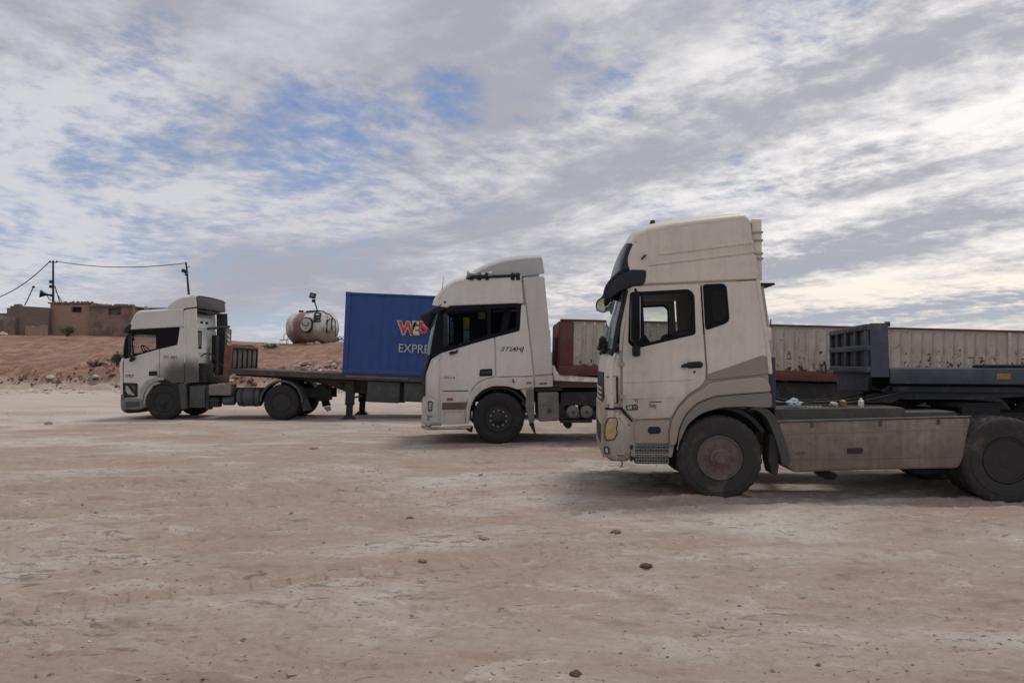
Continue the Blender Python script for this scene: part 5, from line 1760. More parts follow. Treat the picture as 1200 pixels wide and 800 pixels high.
# front
T.skin('front_panel', [(497, 464, .07, .03), (497.4, 440, .07, .03), (499.5, 428, .07, .03), (503, 420.5, .06, .03)], M['plastic'], b=.5)
T.side('front_corner_panel', [(516, 471), (512, 471), (502, 464), (502.5, 445), (505, 428, .3), (509, 420.5, .2), (516, 413.8), (516, 440)], M['paintB'], y=-1.243, thick=.2, bev=.06, r=.03)
T.side('corner_mouth', [(495.5, 464), (496, 440), (498.5, 424), (502.5, 421.5), (501, 440), (500.5, 458), (502, 465)], M['plastic'], y=-1.20, thick=.12, bev=.03, r=.03)
T.skin('bumper', [(503, 499, .04, .02), (498.3, 495.5, .07, .03), (497, 480, .08, .03), (498, 468, .08, .03)], M['paintB'], b=.5, thick=.05)
T.skin('lower_grille', [(498.2, 494, .08, .03), (497.6, 472, .08, .03)], M['plastic'], y0=-.98, y1=.98, b=.5, off=.012)
T.side('bumper_corner', [(517, 498.6), (499.5, 499, .1), (496.5, 492, .1), (496, 478, .1), (499.5, 466.5, .1), (512, 465.5), (517.3, 469)], M['paintB'], y=-1.243, thick=.22, bev=.07, r=.03)
T.side('corner_lamp', [(501.8, 469.5), (507, 469.8), (506.5, 481.5), (502, 482)], M['plastic'], y=-1.256, thick=.03, r=.02)
T.side('lamp_lens', [(502.8, 471), (506, 471.2), (505.6, 480), (502.9, 480.5)], M['lampclear'], y=-1.262, thick=.02, r=.02)
T.side('fog_light', [(501, 486.5), (507, 487), (507, 488.4), (503, 488.5), (503, 492.5), (501.2, 492.5)], M['tankB'], y=-1.256, thick=.02, r=0)
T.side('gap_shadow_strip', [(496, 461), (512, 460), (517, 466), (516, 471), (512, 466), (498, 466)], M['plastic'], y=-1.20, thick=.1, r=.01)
wsB = [(505.5, 418, .14, .04), (508, 402, .14, .04), (511.5, 383, .13, .04), (516, 364, .12, .04)]
T.skin('windscreen', wsB, M['glassW'], y0=-1.235, y1=1.235, b=.5, thick=.008)
for y0, y1 in ((-1.25, -1.235), (1.235, 1.25)):
    T.skin('windscreen_pillar', wsB, M['gloss'], y0=y0, y1=y1, b=.5, thick=.02, ny=40, off=.004)
T.skin('windscreen_frame', [(502.5, 423, .08, .03), (503.5, 416, .09, .03)], M['plastic'], b=.5, off=.008)
T.skin('sun_visor', [(518, 357, .03, .03), (510, 361.5, .06, .05), (501, 366, .11, .09), (492, 370, .16, .12)], M['boxdark'], b=.7, thick=.02)
T.side('visor_bracket', [(507, 363), (520, 357.2), (524.5, 357), (522, 362), (512, 367), (507, 367.5)], M['plastic'], y=-1.245, thick=.06, r=.02)
T.skin('grille', [(497, 461, .07, .03), (498, 432, .07, .03)], M['plastic'], y0=-.8, y1=.8, b=.5, off=.02)
# mirror foot
T.side('mirror_foot', [(526, 413), (529, 411.5), (534, 411.3), (536, 408.4), (536.5, 412), (533.5, 414.3), (527, 415.6)], M['plastic'], y=-1.30, thick=.08, r=.02)
for sgn in (-1, 1):
    x0_, z0_ = T.f.p(519, 406, -1.35); x1_, z1_ = T.f.p(526, 368, -1.35)
    ya = sgn * 1.33
    mo = MB().obox(((x0_ + x1_) / 2, ya, (z0_ + z1_) / 2), (.10, .16, z1_ - z0_), None, .03).build('side_mirror', M['plastic'], T.t)
    MB().obox(((x0_ + x1_) / 2 + .05, ya, (z0_ + z1_) / 2), (.006, .12, (z1_ - z0_) * .85), None, .002).build('mirror_glass', M['mirror'], mo)
# clothes hung inside
x0_, z0_ = T.f.p(547, 400, -1.0); x1_, z1_ = T.f.p(554, 373, -1.0)
def cloth(name, px0, py0, px1, py1, y, m, label):
    a_ = T.f.p(px0, py1, y); b_ = T.f.p(px1, py0, y)
    bm = bmesh.new(); n = 14
    v = [[bm.verts.new((a_[0] + (b_[0] - a_[0]) * i / n, y + .025 * math.sin(i * 1.7) * (1 - j / 6 * .4), a_[1] + (b_[1] - a_[1]) * j / 6)) for i in range(n + 1)] for j in range(7)]
    for j in range(6):
        for i in range(n):
            bm.faces.new((v[j][i], v[j][i + 1], v[j + 1][i + 1], v[j + 1][i]))
    bmesh.ops.solidify(bm, geom=bm.faces[:], thickness=.01)
    me = bpy.data.meshes.new(name); bm.to_mesh(me); bm.free(); smooth(me, 60)
    o = link(name, me, M[m], None)
    o.location = T.f.o; o.rotation_euler = T.f.euler
    tag(o, label, 'clothing')
    return o
cloth('safety_vest', 543, 372, 550, 386, -1.12, 'hivis', 'yellow safety vest hanging behind the door glass of the middle lorry')
cloth('safety_vest', 560.5, 366, 568.5, 374, -1.05, 'hivis', 'small olive yellow cloth hung high behind the door glass, right of the vest')
cloth('towel', 543, 387, 550, 401, -1.13, 'paleblue', 'pale blue towel hanging below the yellow vest in the middle lorry')
cloth('towel', 527, 377, 531.5, 401, -1.13, 'paleblue', 'narrow pale towel hanging at the front edge of the middle lorry door glass')
MB().box((T.f.p(520, 400)[0], .96, T.f.p(560, 412)[1]), (T.f.p(608, 400)[0], .99, T.f.p(560, 357)[1]), .005).build('added_light_block', M['interior'], T.t)  # unseen dark panel, added to block light from the far window
MB().box((T.f.p(573, 400)[0], -.9, T.f.p(560, 412)[1]), (T.f.p(574.5, 400)[0], .95, T.f.p(560, 357)[1]), .005).build('added_light_block', M['interior'], T.t)  # crosswise twin of the added panel, blocks light likewise
cab_inside(T, (T.f.p(517, 400)[0], T.f.p(611, 400)[0]), T.f.p(560, 425)[1], T.f.p(530, 408)[1] - .05, 0, T.f.p(538, 400)[0])
# roof deflector and chrome horn
df = [(552, 324.5), (560, 319, .2), (572, 313, .3), (590, 307, .4), (610, 303.5, .4), (635.5, 301.5, .03), (638.2, 320), (615, 324), (590, 325)]
T.side('roof_deflector', df, M['greyB'], y=-1.15, thick=.06, r=.02, bev=.02)
T.skin('deflector_top', [(552, 324, .1, .05), (560, 319, .1, .05), (572, 313, .1, .05), (590, 307, .1, .05), (610, 303.5, .1, .05), (635, 301.8, .1, .05)], M['greyB'], y0=-1.15, y1=1.15, b=.3, W_=1.15)
for k, (x_a, x_b, yy) in enumerate(((547.5, 577, -1.24), (549, 579, -.9))):
    a_ = T.f.p(x_a, 321.5, yy); b_ = T.f.p(x_b, 321, yy)
    mb = MB(); mb.lathe([(.095, 0), (.085, .02), (.05, .08), (.033, .2), (.026, b_[0] - a_[0] - .1), (.06, b_[0] - a_[0] - .08), (.06, b_[0] - a_[0]), (.001, b_[0] - a_[0] + .01)], (a_[0], yy, a_[1]), 'X', 20)
    mb.build('air_horn', M['steel'], T.t)
a_ = T.f.p(547, 326.3, -1.1); b_ = T.f.p(606, 323.6, -1.1)
mb = MB(); mb.tube([(a_[0], -1.25, a_[1]), (b_[0], -1.25, b_[1])], .032, 8)
mb.build('roof_rail', M['plastic'], T.t)
mb = MB(); mb.tube([(a_[0] + .1, 1.12, a_[1]), (b_[0], 1.12, b_[1])], .032, 8)
mb.build('roof_rail', M['plastic'], T.t)
for px in (553, 562, 571, 601, 607):
    a_ = T.f.p(px, 326.3, -1.1)
    MB().box((a_[0] - .04, -1.27, a_[1] - .05), (a_[0] + .04, -1.1, a_[1] + .10), .008).build('rail_bracket', M['plastic'], T.t)
a_ = T.f.p(607, 327, -1.1)
MB().box((a_[0], -1.13, a_[1] - .05), (a_[0] + .3, -.9, a_[1]), .01).build('deflector_mount', M['lampclear'], T.t)
a_ = T.f.p(516, 349, -1.15); b_ = T.f.p(520, 325, -1.15)
mb = MB(); mb.tube([(a_[0], -1.18, a_[1] - .03), (a_[0] + .03, -1.2, a_[1] + .08)], .03, 8).tube([(a_[0] + .02, -1.2, a_[1]), (b_[0], -1.2, b_[1])], [.008, .004], 6); mb.build('antenna', M['plastic'], T.t)
a_ = T.f.p(521.5, 354, -1.25); MB().cyl((a_[0], -1.24, a_[1]), (a_[0], -1.275, a_[1]), .022, None, 10).build('side_lamp', M['plastic'], T.t)
# side tank, air cylinders, chassis
zch = T.f.p(640, 458)[1]
T.side('lower_skirt', [(627, 454.5), (658, 453.5), (660, 457.5), (627, 458.5)], M['chassis'], y=-1.20, thick=.6, r=.02, both=False)
T.side('side_tank', [(630, 459.5, .05), (654.5, 459, .05), (655.5, 493, .05), (631, 494, .05)], M['tankB'], y=-1.225, thick=.55, r=.05, bev=.03)
xa, za = T.f.p(643.5, 480.5)
mb = MB(); mb.lathe([(.001, -.055), (.045, -.05), (.05, 0), (.075, .01), (.085, .03)], (xa, -1.22, za), 'Y', 20); mb.build('tank_cap', M['boxdark'], T.t)
for a, b in (((631.2, 473.5), (655, 473)), ((632, 488.8), (637, 488.6))):
    T.side('tank_strap', [a, b, (b[0], b[1] + .8), (a[0], a[1] + .8)], M['tankB'], y=-1.232, thick=.012, bev=.003, r=.003, both=False)
for (px, py) in ((671.5, 482.5), (687.3, 482.5)):
    xa, za = T.f.p(px, py, -1.1)
    mb = MB(); mb.lathe([(.001, -.05), (.08, -.04), (.125, -.01), (.135, .03), (.135, .75), (.09, .8), (.001, .81)], (xa, -1.1, za), 'Y', 28); ac = mb.build('air_cylinder', M['tankB'], T.t)
    mb = MB(); mb.cyl((xa, -1.17, za), (xa, -1.12, za), .025, None, 8); mb.build('drain_plug', M['chassis'], ac)
T.side('cylinder_carrier', [(657, 492.5), (694, 491.5), (694, 495), (657, 495.5)], M['chassis'], y=-1.15, thick=.8, r=.01, both=False)
T.side('cylinder_cover', [(657, 460), (712, 459), (712, 474), (657, 475)], M['chassis'], y=-1.05, thick=.6, r=.02, both=False)
xa, za = T.f.p(666, 497.5, -1.0)
mb = MB(); mb.lathe([(.001, -.02), (.07, -.01), (.085, .06), (.085, .4), (.001, .42)], (xa, -1.0, za), 'Y', 20); mb.build('exhaust_outlet', M['plastic'], T.t)
xr = T.f.p(584, 490)[0] + 3.7
chassis_rails(T, T.f.p(500, 490)[0], xr + .9, zch - .27, zch + .02)
wheel(T.t, T.f.p(584, 490)[0], RW - .01, -1.09, RW, .31, 'front', 'rim', mnut='nutB')
wheel(T.t, T.f.p(584, 490)[0], RW - .01, 1.09, RW, .31, 'front', 'rim', outer=1)
axle(T, T.f.p(584, 490)[0], RW, True)
for y in (-1.09, -.76, .76, 1.09):
    wheel(T.t, xr, RW - .01, y, RW, .30, 'rear', 'rim', nuts=10 if abs(y) > 1 else 0, outer=-1 if y < 0 else 1)
axle(T, xr, RW)
fender_arc(T, xr, RW + .02, .64, -1.25, -.6, 20, 160, M['boxdark'])
fender_arc(T, xr, RW + .02, .64, .6, 1.25, 20, 160, M['boxdark'])
fifth_wheel(T, xr, 1.18)
spiral(T, (T.f.p(630, 430)[0], -.3, 1.9), (T.f.p(660, 440)[0], -.2, 1.45), .05, 9)
a_ = T.f.p(651, 425, -.6)
MB().box((a_[0] - .02, -.9, a_[1] - .25), (a_[0] + .10, -.6, a_[1] + .55), .02).build('exhaust_stack', M['plastic'], T.t)

# ================================================================== far tractor
Cc = Truck('tractor_unit', 'far grey-white lorry tractor, sooty behind its door, pulling the flatbed with the blue container', 'lorry', FC)
T = Cc
T.prism('cab_floor_shell', [(145, 478), (145, 422), (149, 420), (208, 403), (215, 402), (215.5, 448), (214, 448), (212, 466), (205, 452), (192, 448), (178, 452), (170, 465), (168, 478)], M['paintC'], -1.215, 1.215, .02)
T.prism('roof_shell', [(153, 386), (155, 378), (159, 371), (163, 367.5), (170, 366.5), (214.5, 363.5), (215.5, 384), (210, 384)], M['paintC'], -1.215, 1.215, .03)
T.side('roof_side', [(153, 386, .1), (154.8, 378, .3), (158.5, 370.5, .4), (163, 367, .4), (170, 365.8), (215, 362.5), (216, 383), (210.5, 383), (156, 386)], M['paintC'], bev=.03, thick=.07, r=.04)
T.skin('roof_top', [(153, 386, .10, .05), (154.8, 378, .1, .05), (158.5, 370.5, .1, .05), (163, 367, .1, .05), (170, 365.8, .08, .05), (215, 362.5, .06, .04)], M['paintC'], b=.3)
T.side('door', [(145.3, 421), (186.3, 408.8), (186.6, 440), (184, 443), (178, 445, .3), (172, 449.5, .3), (167, 457, .3), (165.5, 461), (161, 449), (145, 448)], M['paintC'], r=.02)
T.side('side_glass', [(144.5, 420.5), (146.5, 398), (153.5, 387, .1), (209.5, 383.6, .1), (210, 385), (207, 403.5, .1), (186, 408.6)], M['glassC'], y=-1.244, thick=.012, r=.03)
T.side('glass_border', [(144, 421), (146, 398), (153.2, 386.4, .1), (210, 383, .1), (210.5, 385), (207.5, 404.2, .1), (186, 409.4)], M['gloss'], holes=[[(157.5, 392.3), (182.5, 391.5), (182.8, 408), (157, 415.8)]], y=-1.2485, thick=.012, r=.03)
T.side('rear_quarter_panel', [(187.2, 408.8), (207.8, 404), (210.8, 384), (215.6, 384), (216, 448), (208, 448), (203, 449, .2), (196, 444.5, .3), (187, 443.5)], M['paintC'], r=.02)
T.side('side_extender', [(216.4, 362.8), (230.2, 361), (233.3, 448, .05), (216.6, 448.4)], M['paintC'], y=-1.262, thick=.04, r=.03, bev=.012, both=False)
T.side('extender_seam', [(215.8, 364), (216.5, 364), (216.6, 425), (215.9, 425)], M['whiteC'], y=-1.275, thick=.02, bev=.003, r=0, both=False)
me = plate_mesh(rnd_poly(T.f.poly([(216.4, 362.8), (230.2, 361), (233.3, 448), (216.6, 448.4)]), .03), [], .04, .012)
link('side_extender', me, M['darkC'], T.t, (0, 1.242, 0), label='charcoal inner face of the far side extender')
x0_, z0_ = T.f.p(216, 448); x1_, z1_ = T.f.p(216, 364)
rwall = MB().box((x1_ - .12, -1.15, z0_ - .1), (x1_ + .02, 1.15, z1_ - .12), .03).build('rear_wall', M['whiteC'], T.t)
MB().box((x1_ + .01, -1.0, z1_ - 1.12), (x1_ + .03, -.0, z1_ - .55), .008).build('rear_window_frame', M['plastic'], rwall)
MB().box((x1_ + .025, -.93, z1_ - 1.06), (x1_ + .034, -.07, z1_ - .61), .002).build('rear_window', M['tankB'], rwall)
for k in range(4):
    MB().box((x1_ + .01, -.95 + k * .42, z1_ - .32), (x1_ + .05, -.79 + k * .42, z1_ - .25), .01).build('marker_lamp', M['plastic'], rwall)
MB().box((x1_ + .015, -1.1, z1_ - .50), (x1_ + .035, 1.1, z1_ - .47), .004).build('pressed_rib', M['whiteC'], rwall)
MB().box((x1_ + .015, -1.1, z1_ - 1.25), (x1_ + .035, 1.1, z1_ - 1.22), .004).build('pressed_rib', M['whiteC'], rwall)
# roof deflector: light outside, dark hollow back
df = [(194, 363.2), (199, 357.5, .3), (207, 352, .5), (216, 349, .3), (229, 347.2, .04), (230.3, 359.5), (216, 361.5)]
T.side('roof_deflector', df, M['paintC'], y=-1.2, thick=.05, r=.02, bev=.02)
T.skin('deflector_top', [(194, 363, .1, .05), (199, 357.5, .1, .05), (207, 352, .1, .05), (216, 349, .1, .05), (229, 347.4, .06, .03)], M['paintC'], y0=-1.2, y1=1.2, b=.3, W_=1.2)
xa, za = T.f.p(222, 347.8, -1.2); xb, zb = T.f.p(230.2, 360.2, -1.2)
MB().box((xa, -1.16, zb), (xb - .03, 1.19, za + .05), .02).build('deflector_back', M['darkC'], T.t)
MB().box((xb - .25, -.2, zb - .16), (xb - .1, .3, zb + .06), .03).build('deflector_strut', M['plastic'], T.t)
MB().box((xa, -1.05, zb - .10), (xb - .06, 1.1, zb - .04), .01).build('mounting_bar', M['plastic'], T.t)
a_ = T.f.p(171, 362.3, -1.0); b_ = T.f.p(200, 363.2, -1.0)
mb = MB(); mb.lathe([(.11, 0), (.1, .03), (.05, .12), (.03, .3), (.028, .7), (.06, .72), (.06, .82), (.001, .83)], (a_[0], -1.0, a_[1] + .03), 'X', 16); mb.build('air_horn', M['steel'], T.t)
mb = MB(); mb.tube([(a_[0] - .1, -1.08, a_[1] - .05), (T.f.p(229, 361)[0], -1.1, T.f.p(229, 361.5)[1] + .03)], .03, 8)
for px in (178, 190, 204):
    c_ = T.f.p(px, 363, -1.0); mb.box((c_[0] - .04, -1.1, c_[1] - .10), (c_[0] + .04, -.95, c_[1] + .03))
mb.build('roof_rail', M['plastic'], T.t)
T.side('door_handle', [(174.5, 435), (184.2, 434.6), (184.4, 440), (174.2, 440.3)], M['plastic'], y=-1.256, thick=.03, r=.02)
x_, z_ = T.f.p(147.2, 441.6)
me = text_mesh('CYL7', .10, .006, .004, 1.0, sx=1.05); me.materials.append(M['boxdark']); link('badge_text', me, None, T.t, (x_, -1.254, z_))
x_, z_ = T.f.p(191.5, 420.0)
me = text_mesh('GTL 460', .13, .006, .002, 1.0, sx=.75) if False else text_mesh('3TL 46H', .13, .006, .002, 1.0, sx=.85)
me.materials.append(M['tankB']); link('badge_text', me, None, T.t, (x_, -1.254, z_))
T.side('wheel_arch', [(163.3, 468), (163.8, 457, .3), (168, 449.5, .3), (174, 444.3, .3), (183, 442.2, .3), (192, 441.8), (192.5, 445), (184, 446, .3), (176.5, 449.8, .3), (171, 456, .3), (168, 463, .2), (167.5, 470)], M['steel'], y=-1.275, thick=.05, bev=.012, r=.02)
T.side('arch_lining', [(167.6, 470), (171, 457, .3), (177, 450, .3), (184.5, 446.5, .3), (200, 446.5, .3), (209, 450, .2), (213, 462), (213, 449), (190, 442), (180, 446)][:0] or [(184, 446.6), (193, 445.4), (205, 446), (213, 450), (212.5, 470), (210, 470), (207, 458, .3), (200, 451.5, .3), (192, 450.5, .3)], M['plastic'], y=-1.24, thick=.05, r=.01)
T.side('mudguard_panel', [(208.5, 449.5), (217.8, 449.5), (219, 479), (211.5, 479.5), (210.5, 465)], M['boxdark'], y=-1.25, thick=.4, r=.03, bev=.02)
T.side('headlight', [(145.2, 448.8), (160, 449), (160.5, 465), (145, 466)], M['plastic'], y=-1.262, thick=.06, r=.03)
T.side('headlight_lens', [(147, 452), (149.5, 451.5), (153, 457), (158.5, 463.5), (150, 462), (147, 458)], M['lampclear'], y=-1.268, thick=.03, r=.02)
T.side('lamp_louvre', [(153.5, 451), (158.6, 451), (158.8, 459), (156, 457)], M['boxdark'], y=-1.268, thick=.03, r=.01)
T.side('bumper_corner', [(143.5, 480), (142.8, 467.5), (166, 466.8), (168, 478.5), (160, 480.3)], M['tankB'], y=-1.262, thick=.2, bev=.04, r=.04)
T.side('bumper_step', [(147, 471), (163, 470.6), (163.5, 476.5), (147, 477)], M['boxdark'], y=-1.27, thick=.02, r=.02)
T.skin('bumper', [(146, 480.5, .1, .06), (143.4, 478, .12, .06), (142.8, 468, .12, .06), (143, 462, .12, .06)], M['tankB'], b=.4, thick=.05)
T.skin('front_panel', [(143.3, 463, .12, .06), (142.6, 440, .14, .06), (142.6, 426, .14, .06), (145.6, 419.5, .12, .06)], M['paintC'], b=.4)
T.side('front_corner_panel', [(144.6, 449), (142.4, 448.5), (140.9, 435), (141.5, 426), (144.2, 421.6)], M['paintC'], y=-1.235, thick=.1, bev=.03, r=.02)
wsC = [(144.3, 420, .12, .05), (146.3, 404, .12, .05), (149.2, 393, .11, .05), (153, 385.5, .1, .05)]
T.skin('windscreen', wsC, M['glassC'], y0=-1.2, y1=1.2, b=.4, thick=.01)
T.side('visor_cheek', [(146.3, 389.5), (148, 383.5), (151.5, 380.2), (154, 380.5), (152.5, 386), (149, 390)], M['plastic'], y=-1.262, thick=.08, r=.02)
T.skin('sun_visor', [(153.5, 380.5, .04, .06), (148.5, 384, .05, .08), (146.4, 389.5, .05, .08)], M['plastic'], b=.5, thick=.03)
T.side('mirror_foot', [(151, 422), (153, 418.7), (157, 417.8), (158, 420), (155, 423.3), (152, 423.8)], M['plastic'], y=-1.32, thick=.1, r=.02)
for sgn in (-1, 1):
    x0_, z0_ = T.f.p(151.5, 418, -1.4); x1_, z1_ = T.f.p(155.5, 391, -1.4)
    mo = MB().obox(((x0_ + x1_) / 2, sgn * 1.4, (z0_ + z1_) / 2), (.09, .2, z1_ - z0_), None, .03).build('side_mirror', M['plastic'], T.t)
    MB().obox(((x0_ + x1_) / 2 + .045, sgn * 1.4, (z0_ + z1_) / 2), (.006, .15, (z1_ - z0_) * .85), None, .002).build('mirror_glass', M['mirror'], mo)
cab_inside(T, (T.f.p(146, 400)[0] + .1, T.f.p(216, 400)[0] - .1), T.f.p(170, 430)[1], T.f.p(160, 414)[1] - .05, 0, T.f.p(161, 407)[0])
# behind the cab: intake stack, slotted guard, hoses
zA = T.f.p(250, 388, -.3)[1]
x0_ = T.f.p(233, 400)[0]
MB().box((x1_ := T.f.p(216, 400)[0] + .12, .50, 1.25), (x1_ + .16, .80, 2.6), .04).build('air_intake', M['plastic'], T.t)
mb = MB(); mb.tube([(x1_ + .1, -.05, 2.78), (x1_ + .25, .6, 2.85), (x1_ + .35, 1.1, 2.9)], .04, 8); mb.build('intake_pipe', M['plastic'], T.t)
sl = link('slotted_guard', plate_mesh([(0, 0), (.35, 0), (.42, 1.1), (.05, 1.2)], [], .02, .004), M['tankB'], T.t, (x1_ + .30, .85, 1.7), (0, 0, R(80)))
for k in range(6):
    MB().obox((x1_ + .38, .98 - .0 * k, 1.85 + k * .15), (.03, .16, .05), Matrix.Rotation(R(-25), 3, 'X')).build('guard_slot', M['whiteC'], sl if False else T.t)
for (yy, zz_, r_) in ((-.85, 1.42, .16), (-.4, 1.40, .17), (.1, 1.45, .15), (-.1, 1.62, .13)):
    c = Vector((x1_ + .22, yy, zz_))
    mb = MB(); mb.tube([c + Vector((0, math.cos(a), math.sin(a))) * r_ for a in [2 * math.pi * k / 20 for k in range(20)]], .035, 6, closed=True); mb.build('coiled_hose', M['rubber'], T.t)
MB().box((x1_ - .05, -.95, 1.05), (x1_ + .45, .95, 1.30), .03).build('rear_crossbeam', M['chassis'], T.t)
MB().box((x1_ + .05, -1.1, 1.1), (x1_ + .5, -.55, 1.7), .04).build('hose_carrier', M['chassis'], T.t)
coil(T, [(x1_ + .1, -.6, 1.9), (x1_ + .35, -.5, 2.0), (x1_ + .6, -.4, 1.7), (x1_ + 1.0, -.3, 1.4)], .02)
# chassis side gear
def gear(name, p0, p1, m, depth=.5, y=-1.2, bev=.02):
    a_ = T.f.p(p0[0], p0[1], y); b_ = T.f.p(p1[0], p1[1], y)
    return MB().box((a_[0], y, b_[1]), (b_[0], y + depth, a_[1]), bev).build(name, m, T.t)
gear('battery_box', (222, 452), (240, 477.5), M['boxdark'])
gear('tool_box', (244.5, 450.5), (270.5, 463), M['tankB'], .5)
gear('bracket', (241, 452), (245, 480), M['chassis'], .3)
gear('valve_block', (246, 466), (256, 477), M['chassis'], .3)
for (p0, p1, r_) in (((257, 469.5), (273, 469.5), .145),):
    a_ = T.f.p(*p0); b_ = T.f.p(*p1)
    mb = MB(); mb.lathe([(.001, 0), (r_ * .8, .02), (r_, .06), (r_, b_[0] - a_[0] - .06), (r_ * .8, b_[0] - a_[0] - .02), (.001, b_[0] - a_[0])], (a_[0], -1.0, a_[1]), 'X', 20); mb.build('air_cylinder', M['darkC'], T.t)
a_ = T.f.p(275, 454.5); b_ = T.f.p(303, 476.5); r_ = (a_[1] - b_[1]) / 2
mb = MB(); mb.lathe([(.001, 0), (r_ * .85, .01), (r_, .05), (r_, b_[0] - a_[0] - .05), (r_ * .85, b_[0] - a_[0] - .01), (.001, b_[0] - a_[0])], (a_[0], -1.2 + r_, (a_[1] + b_[1]) / 2), 'X', 28)
ft = mb.build('fuel_tank', M['boxdark'], T.t)
for k in (.25, .75):
    xx = a_[0] + (b_[0] - a_[0]) * k
    mb = MB(); mb.lathe([(r_ + .004, -.03), (r_ + .01, -.03), (r_ + .01, .03), (r_ + .004, .03)], (xx, -1.2 + r_, (a_[1] + b_[1]) / 2), 'X', 28); mb.build('tank_strap', M['chassis'], ft)
xr = T.f.p(329.3, 471.5)[0]; xf_ = T.f.p(191.5, 473)[0]
zch = T.f.p(300, 456)[1]
chassis_rails(T, xf_ - .9, T.f.p(380, 460)[0], zch - .30, zch)
gear('tail_block', (371, 450), (383, 470), M['chassis'], .8, -.45, .06)
wheel(T.t, xf_, RW - .01, -1.09, RW, .31, 'front', 'rim'); wheel(T.t, xf_, RW - .01, 1.09, RW, .31, 'front', 'rim', outer=1)
axle(T, xf_, RW, True)
for y in (-1.09, -.76, .76, 1.09):
    wheel(T.t, xr, RW - .01, y, RW, .30, 'rear', 'rim', nuts=10 if abs(y) > 1 else 0, outer=-1 if y < 0 else 1)
axle(T, xr, RW)
fender_arc(T, xr, RW + .0, .655, -1.25, -.6, 0, 178, M['boxdark'], thick=.03)
fender_arc(T, xr, RW + .0, .655, .6, 1.25, 0, 178, M['boxdark'], thick=.03)
T.side('mud_flap', [(352.5, 470), (361, 468), (366, 480), (355, 482)], M['rubber'], y=-1.2, thick=.03, r=.02)
fender_arc(T, xf_, RW, .66, -1.2, -.82, 5, 175, M['plastic'], 'wheel_well')
fender_arc(T, xf_, RW, .66, .82, 1.2, 5, 175, M['plastic'], 'wheel_well')
fifth_wheel(T, xr, 1.2)
T.side('white_tag', [(379, 477), (387, 475.5), (388, 480.5), (383, 482)], M['tankB'], y=-1.15, thick=.03, r=.01, both=False)


# ================================================================== trailers
def z_on_ground(f, x, y=0.0, r=0.0):
    """local height whose world height is r above the yard"""
    z = 0.0
    for _ in range(4):
        w = f.o + f.rot @ Vector((x, y, z))
        z -= (w.z - float(gz(np.array([w.x]), np.array([w.y]), False)[0]) - r)
    return z


def bogie(T, xs, zdeck):
    for x in xs:
        zc = z_on_ground(T.f, x, 0, .50)
        for y in (-1.09, -.76, .76, 1.09):
            wheel(T.t, x, zc, y, .51, .28, 'rear', 'rim', nuts=10 if abs(y) > 1 else 0, outer=-1 if y < 0 else 1)
        axle(T, x, zc)
    for y in (-.5, .42):
        x0, x1 = min(xs) - 1, max(xs) + 1
        MB().box((x0, y, zdeck - .5), (x1, y + .08, zdeck - .12), .01).build('main_beam', M['chassis'], T.t)


def landing_leg(T, x, ztop, y, w=.12):
    zb = z_on_ground(T.f, x, y)
    mb = MB(); mb.box((x - w, y - .09, zb + .42), (x + w, y + .09, ztop), .02).box((x - w * .72, y - .06, zb + .05), (x + w * .72, y + .06, zb + .5), .01)
    lg = mb.build('landing_leg', M['chassis'], T.t)
    mb = MB(); mb.loft([[(x - w * 1.7, y - .17, zb - .01), (x + w * 1.7, y - .17, zb - .01), (x + w * 1.7, y + .17, zb - .01), (x - w * 1.7, y + .17, zb - .01)],
                        [(x - w * .9, y - .09, zb + .10), (x + w * .9, y - .09, zb + .10), (x + w * .9, y + .09, zb + .10), (x - w * .9, y + .09, zb + .10)]])
    mb.build('foot', M['chassis'], lg)


# ------------------------------------------------------------------ trailer of the nearest lorry
gp = 424 + CZ * 900 / 10.3
FTA = Frame(1022, gp, 10.3, yaw=R(-12))
TA = Truck('flatbed_trailer', 'slate blue flatbed trailer with a framed front board, coupled to the nearest lorry at right', 'trailer', FTA)
T = TA
zd = T.f.p(1110, 431.5)[1]; zr = T.f.p(1110, 450)[1]; zt = T.f.p(1022, 382)[1]
LA = 11.8
MB().box((.02, -1.2, zd - .05), (LA, 1.2, zd - .012), .004).build('deck', M['deckC'], T.t)
for y0, y1 in ((-1.25, -1.19), (1.19, 1.25)):
    MB().box((.24, y0, zr), (LA, y1, zd), .012).build('side_rail', M['blueA2'], T.t)
MB().box((LA, -1.25, zr), (LA + .06, 1.25, zd), .01).build('rear_rail', M['blueA2'], T.t)
k = 0
x = .6
while x < LA:
    MB().box((x, -1.18, zd - .17), (x + .07, 1.18, zd - .052), .005).build('cross_member', M['chassis'], T.t)
    x += .62
for y in (-.48, .40):
    T2 = plate_mesh([(.05, zd - .06), (LA, zd - .06), (LA, zd - .5), (3.6, zd - .5), (2.7, zd - .30), (.05, zd - .24)], [], .08, .01)
    link('main_beam', T2, M['blueA'], T.t, (0, y + .04, 0))
MB().box((.3, -1.1, zr - .12), (3.0, 1.1, zr - .03), .02).build('coupling_plate', M['blueA'], T.t)
T.side('coupler_skirt', [(1042, 451), (1215, 450.5), (1215, 464), (1140, 468), (1060, 468), (1030, 458)], M['blueA'], y=-1.0, thick=.04, r=.02)
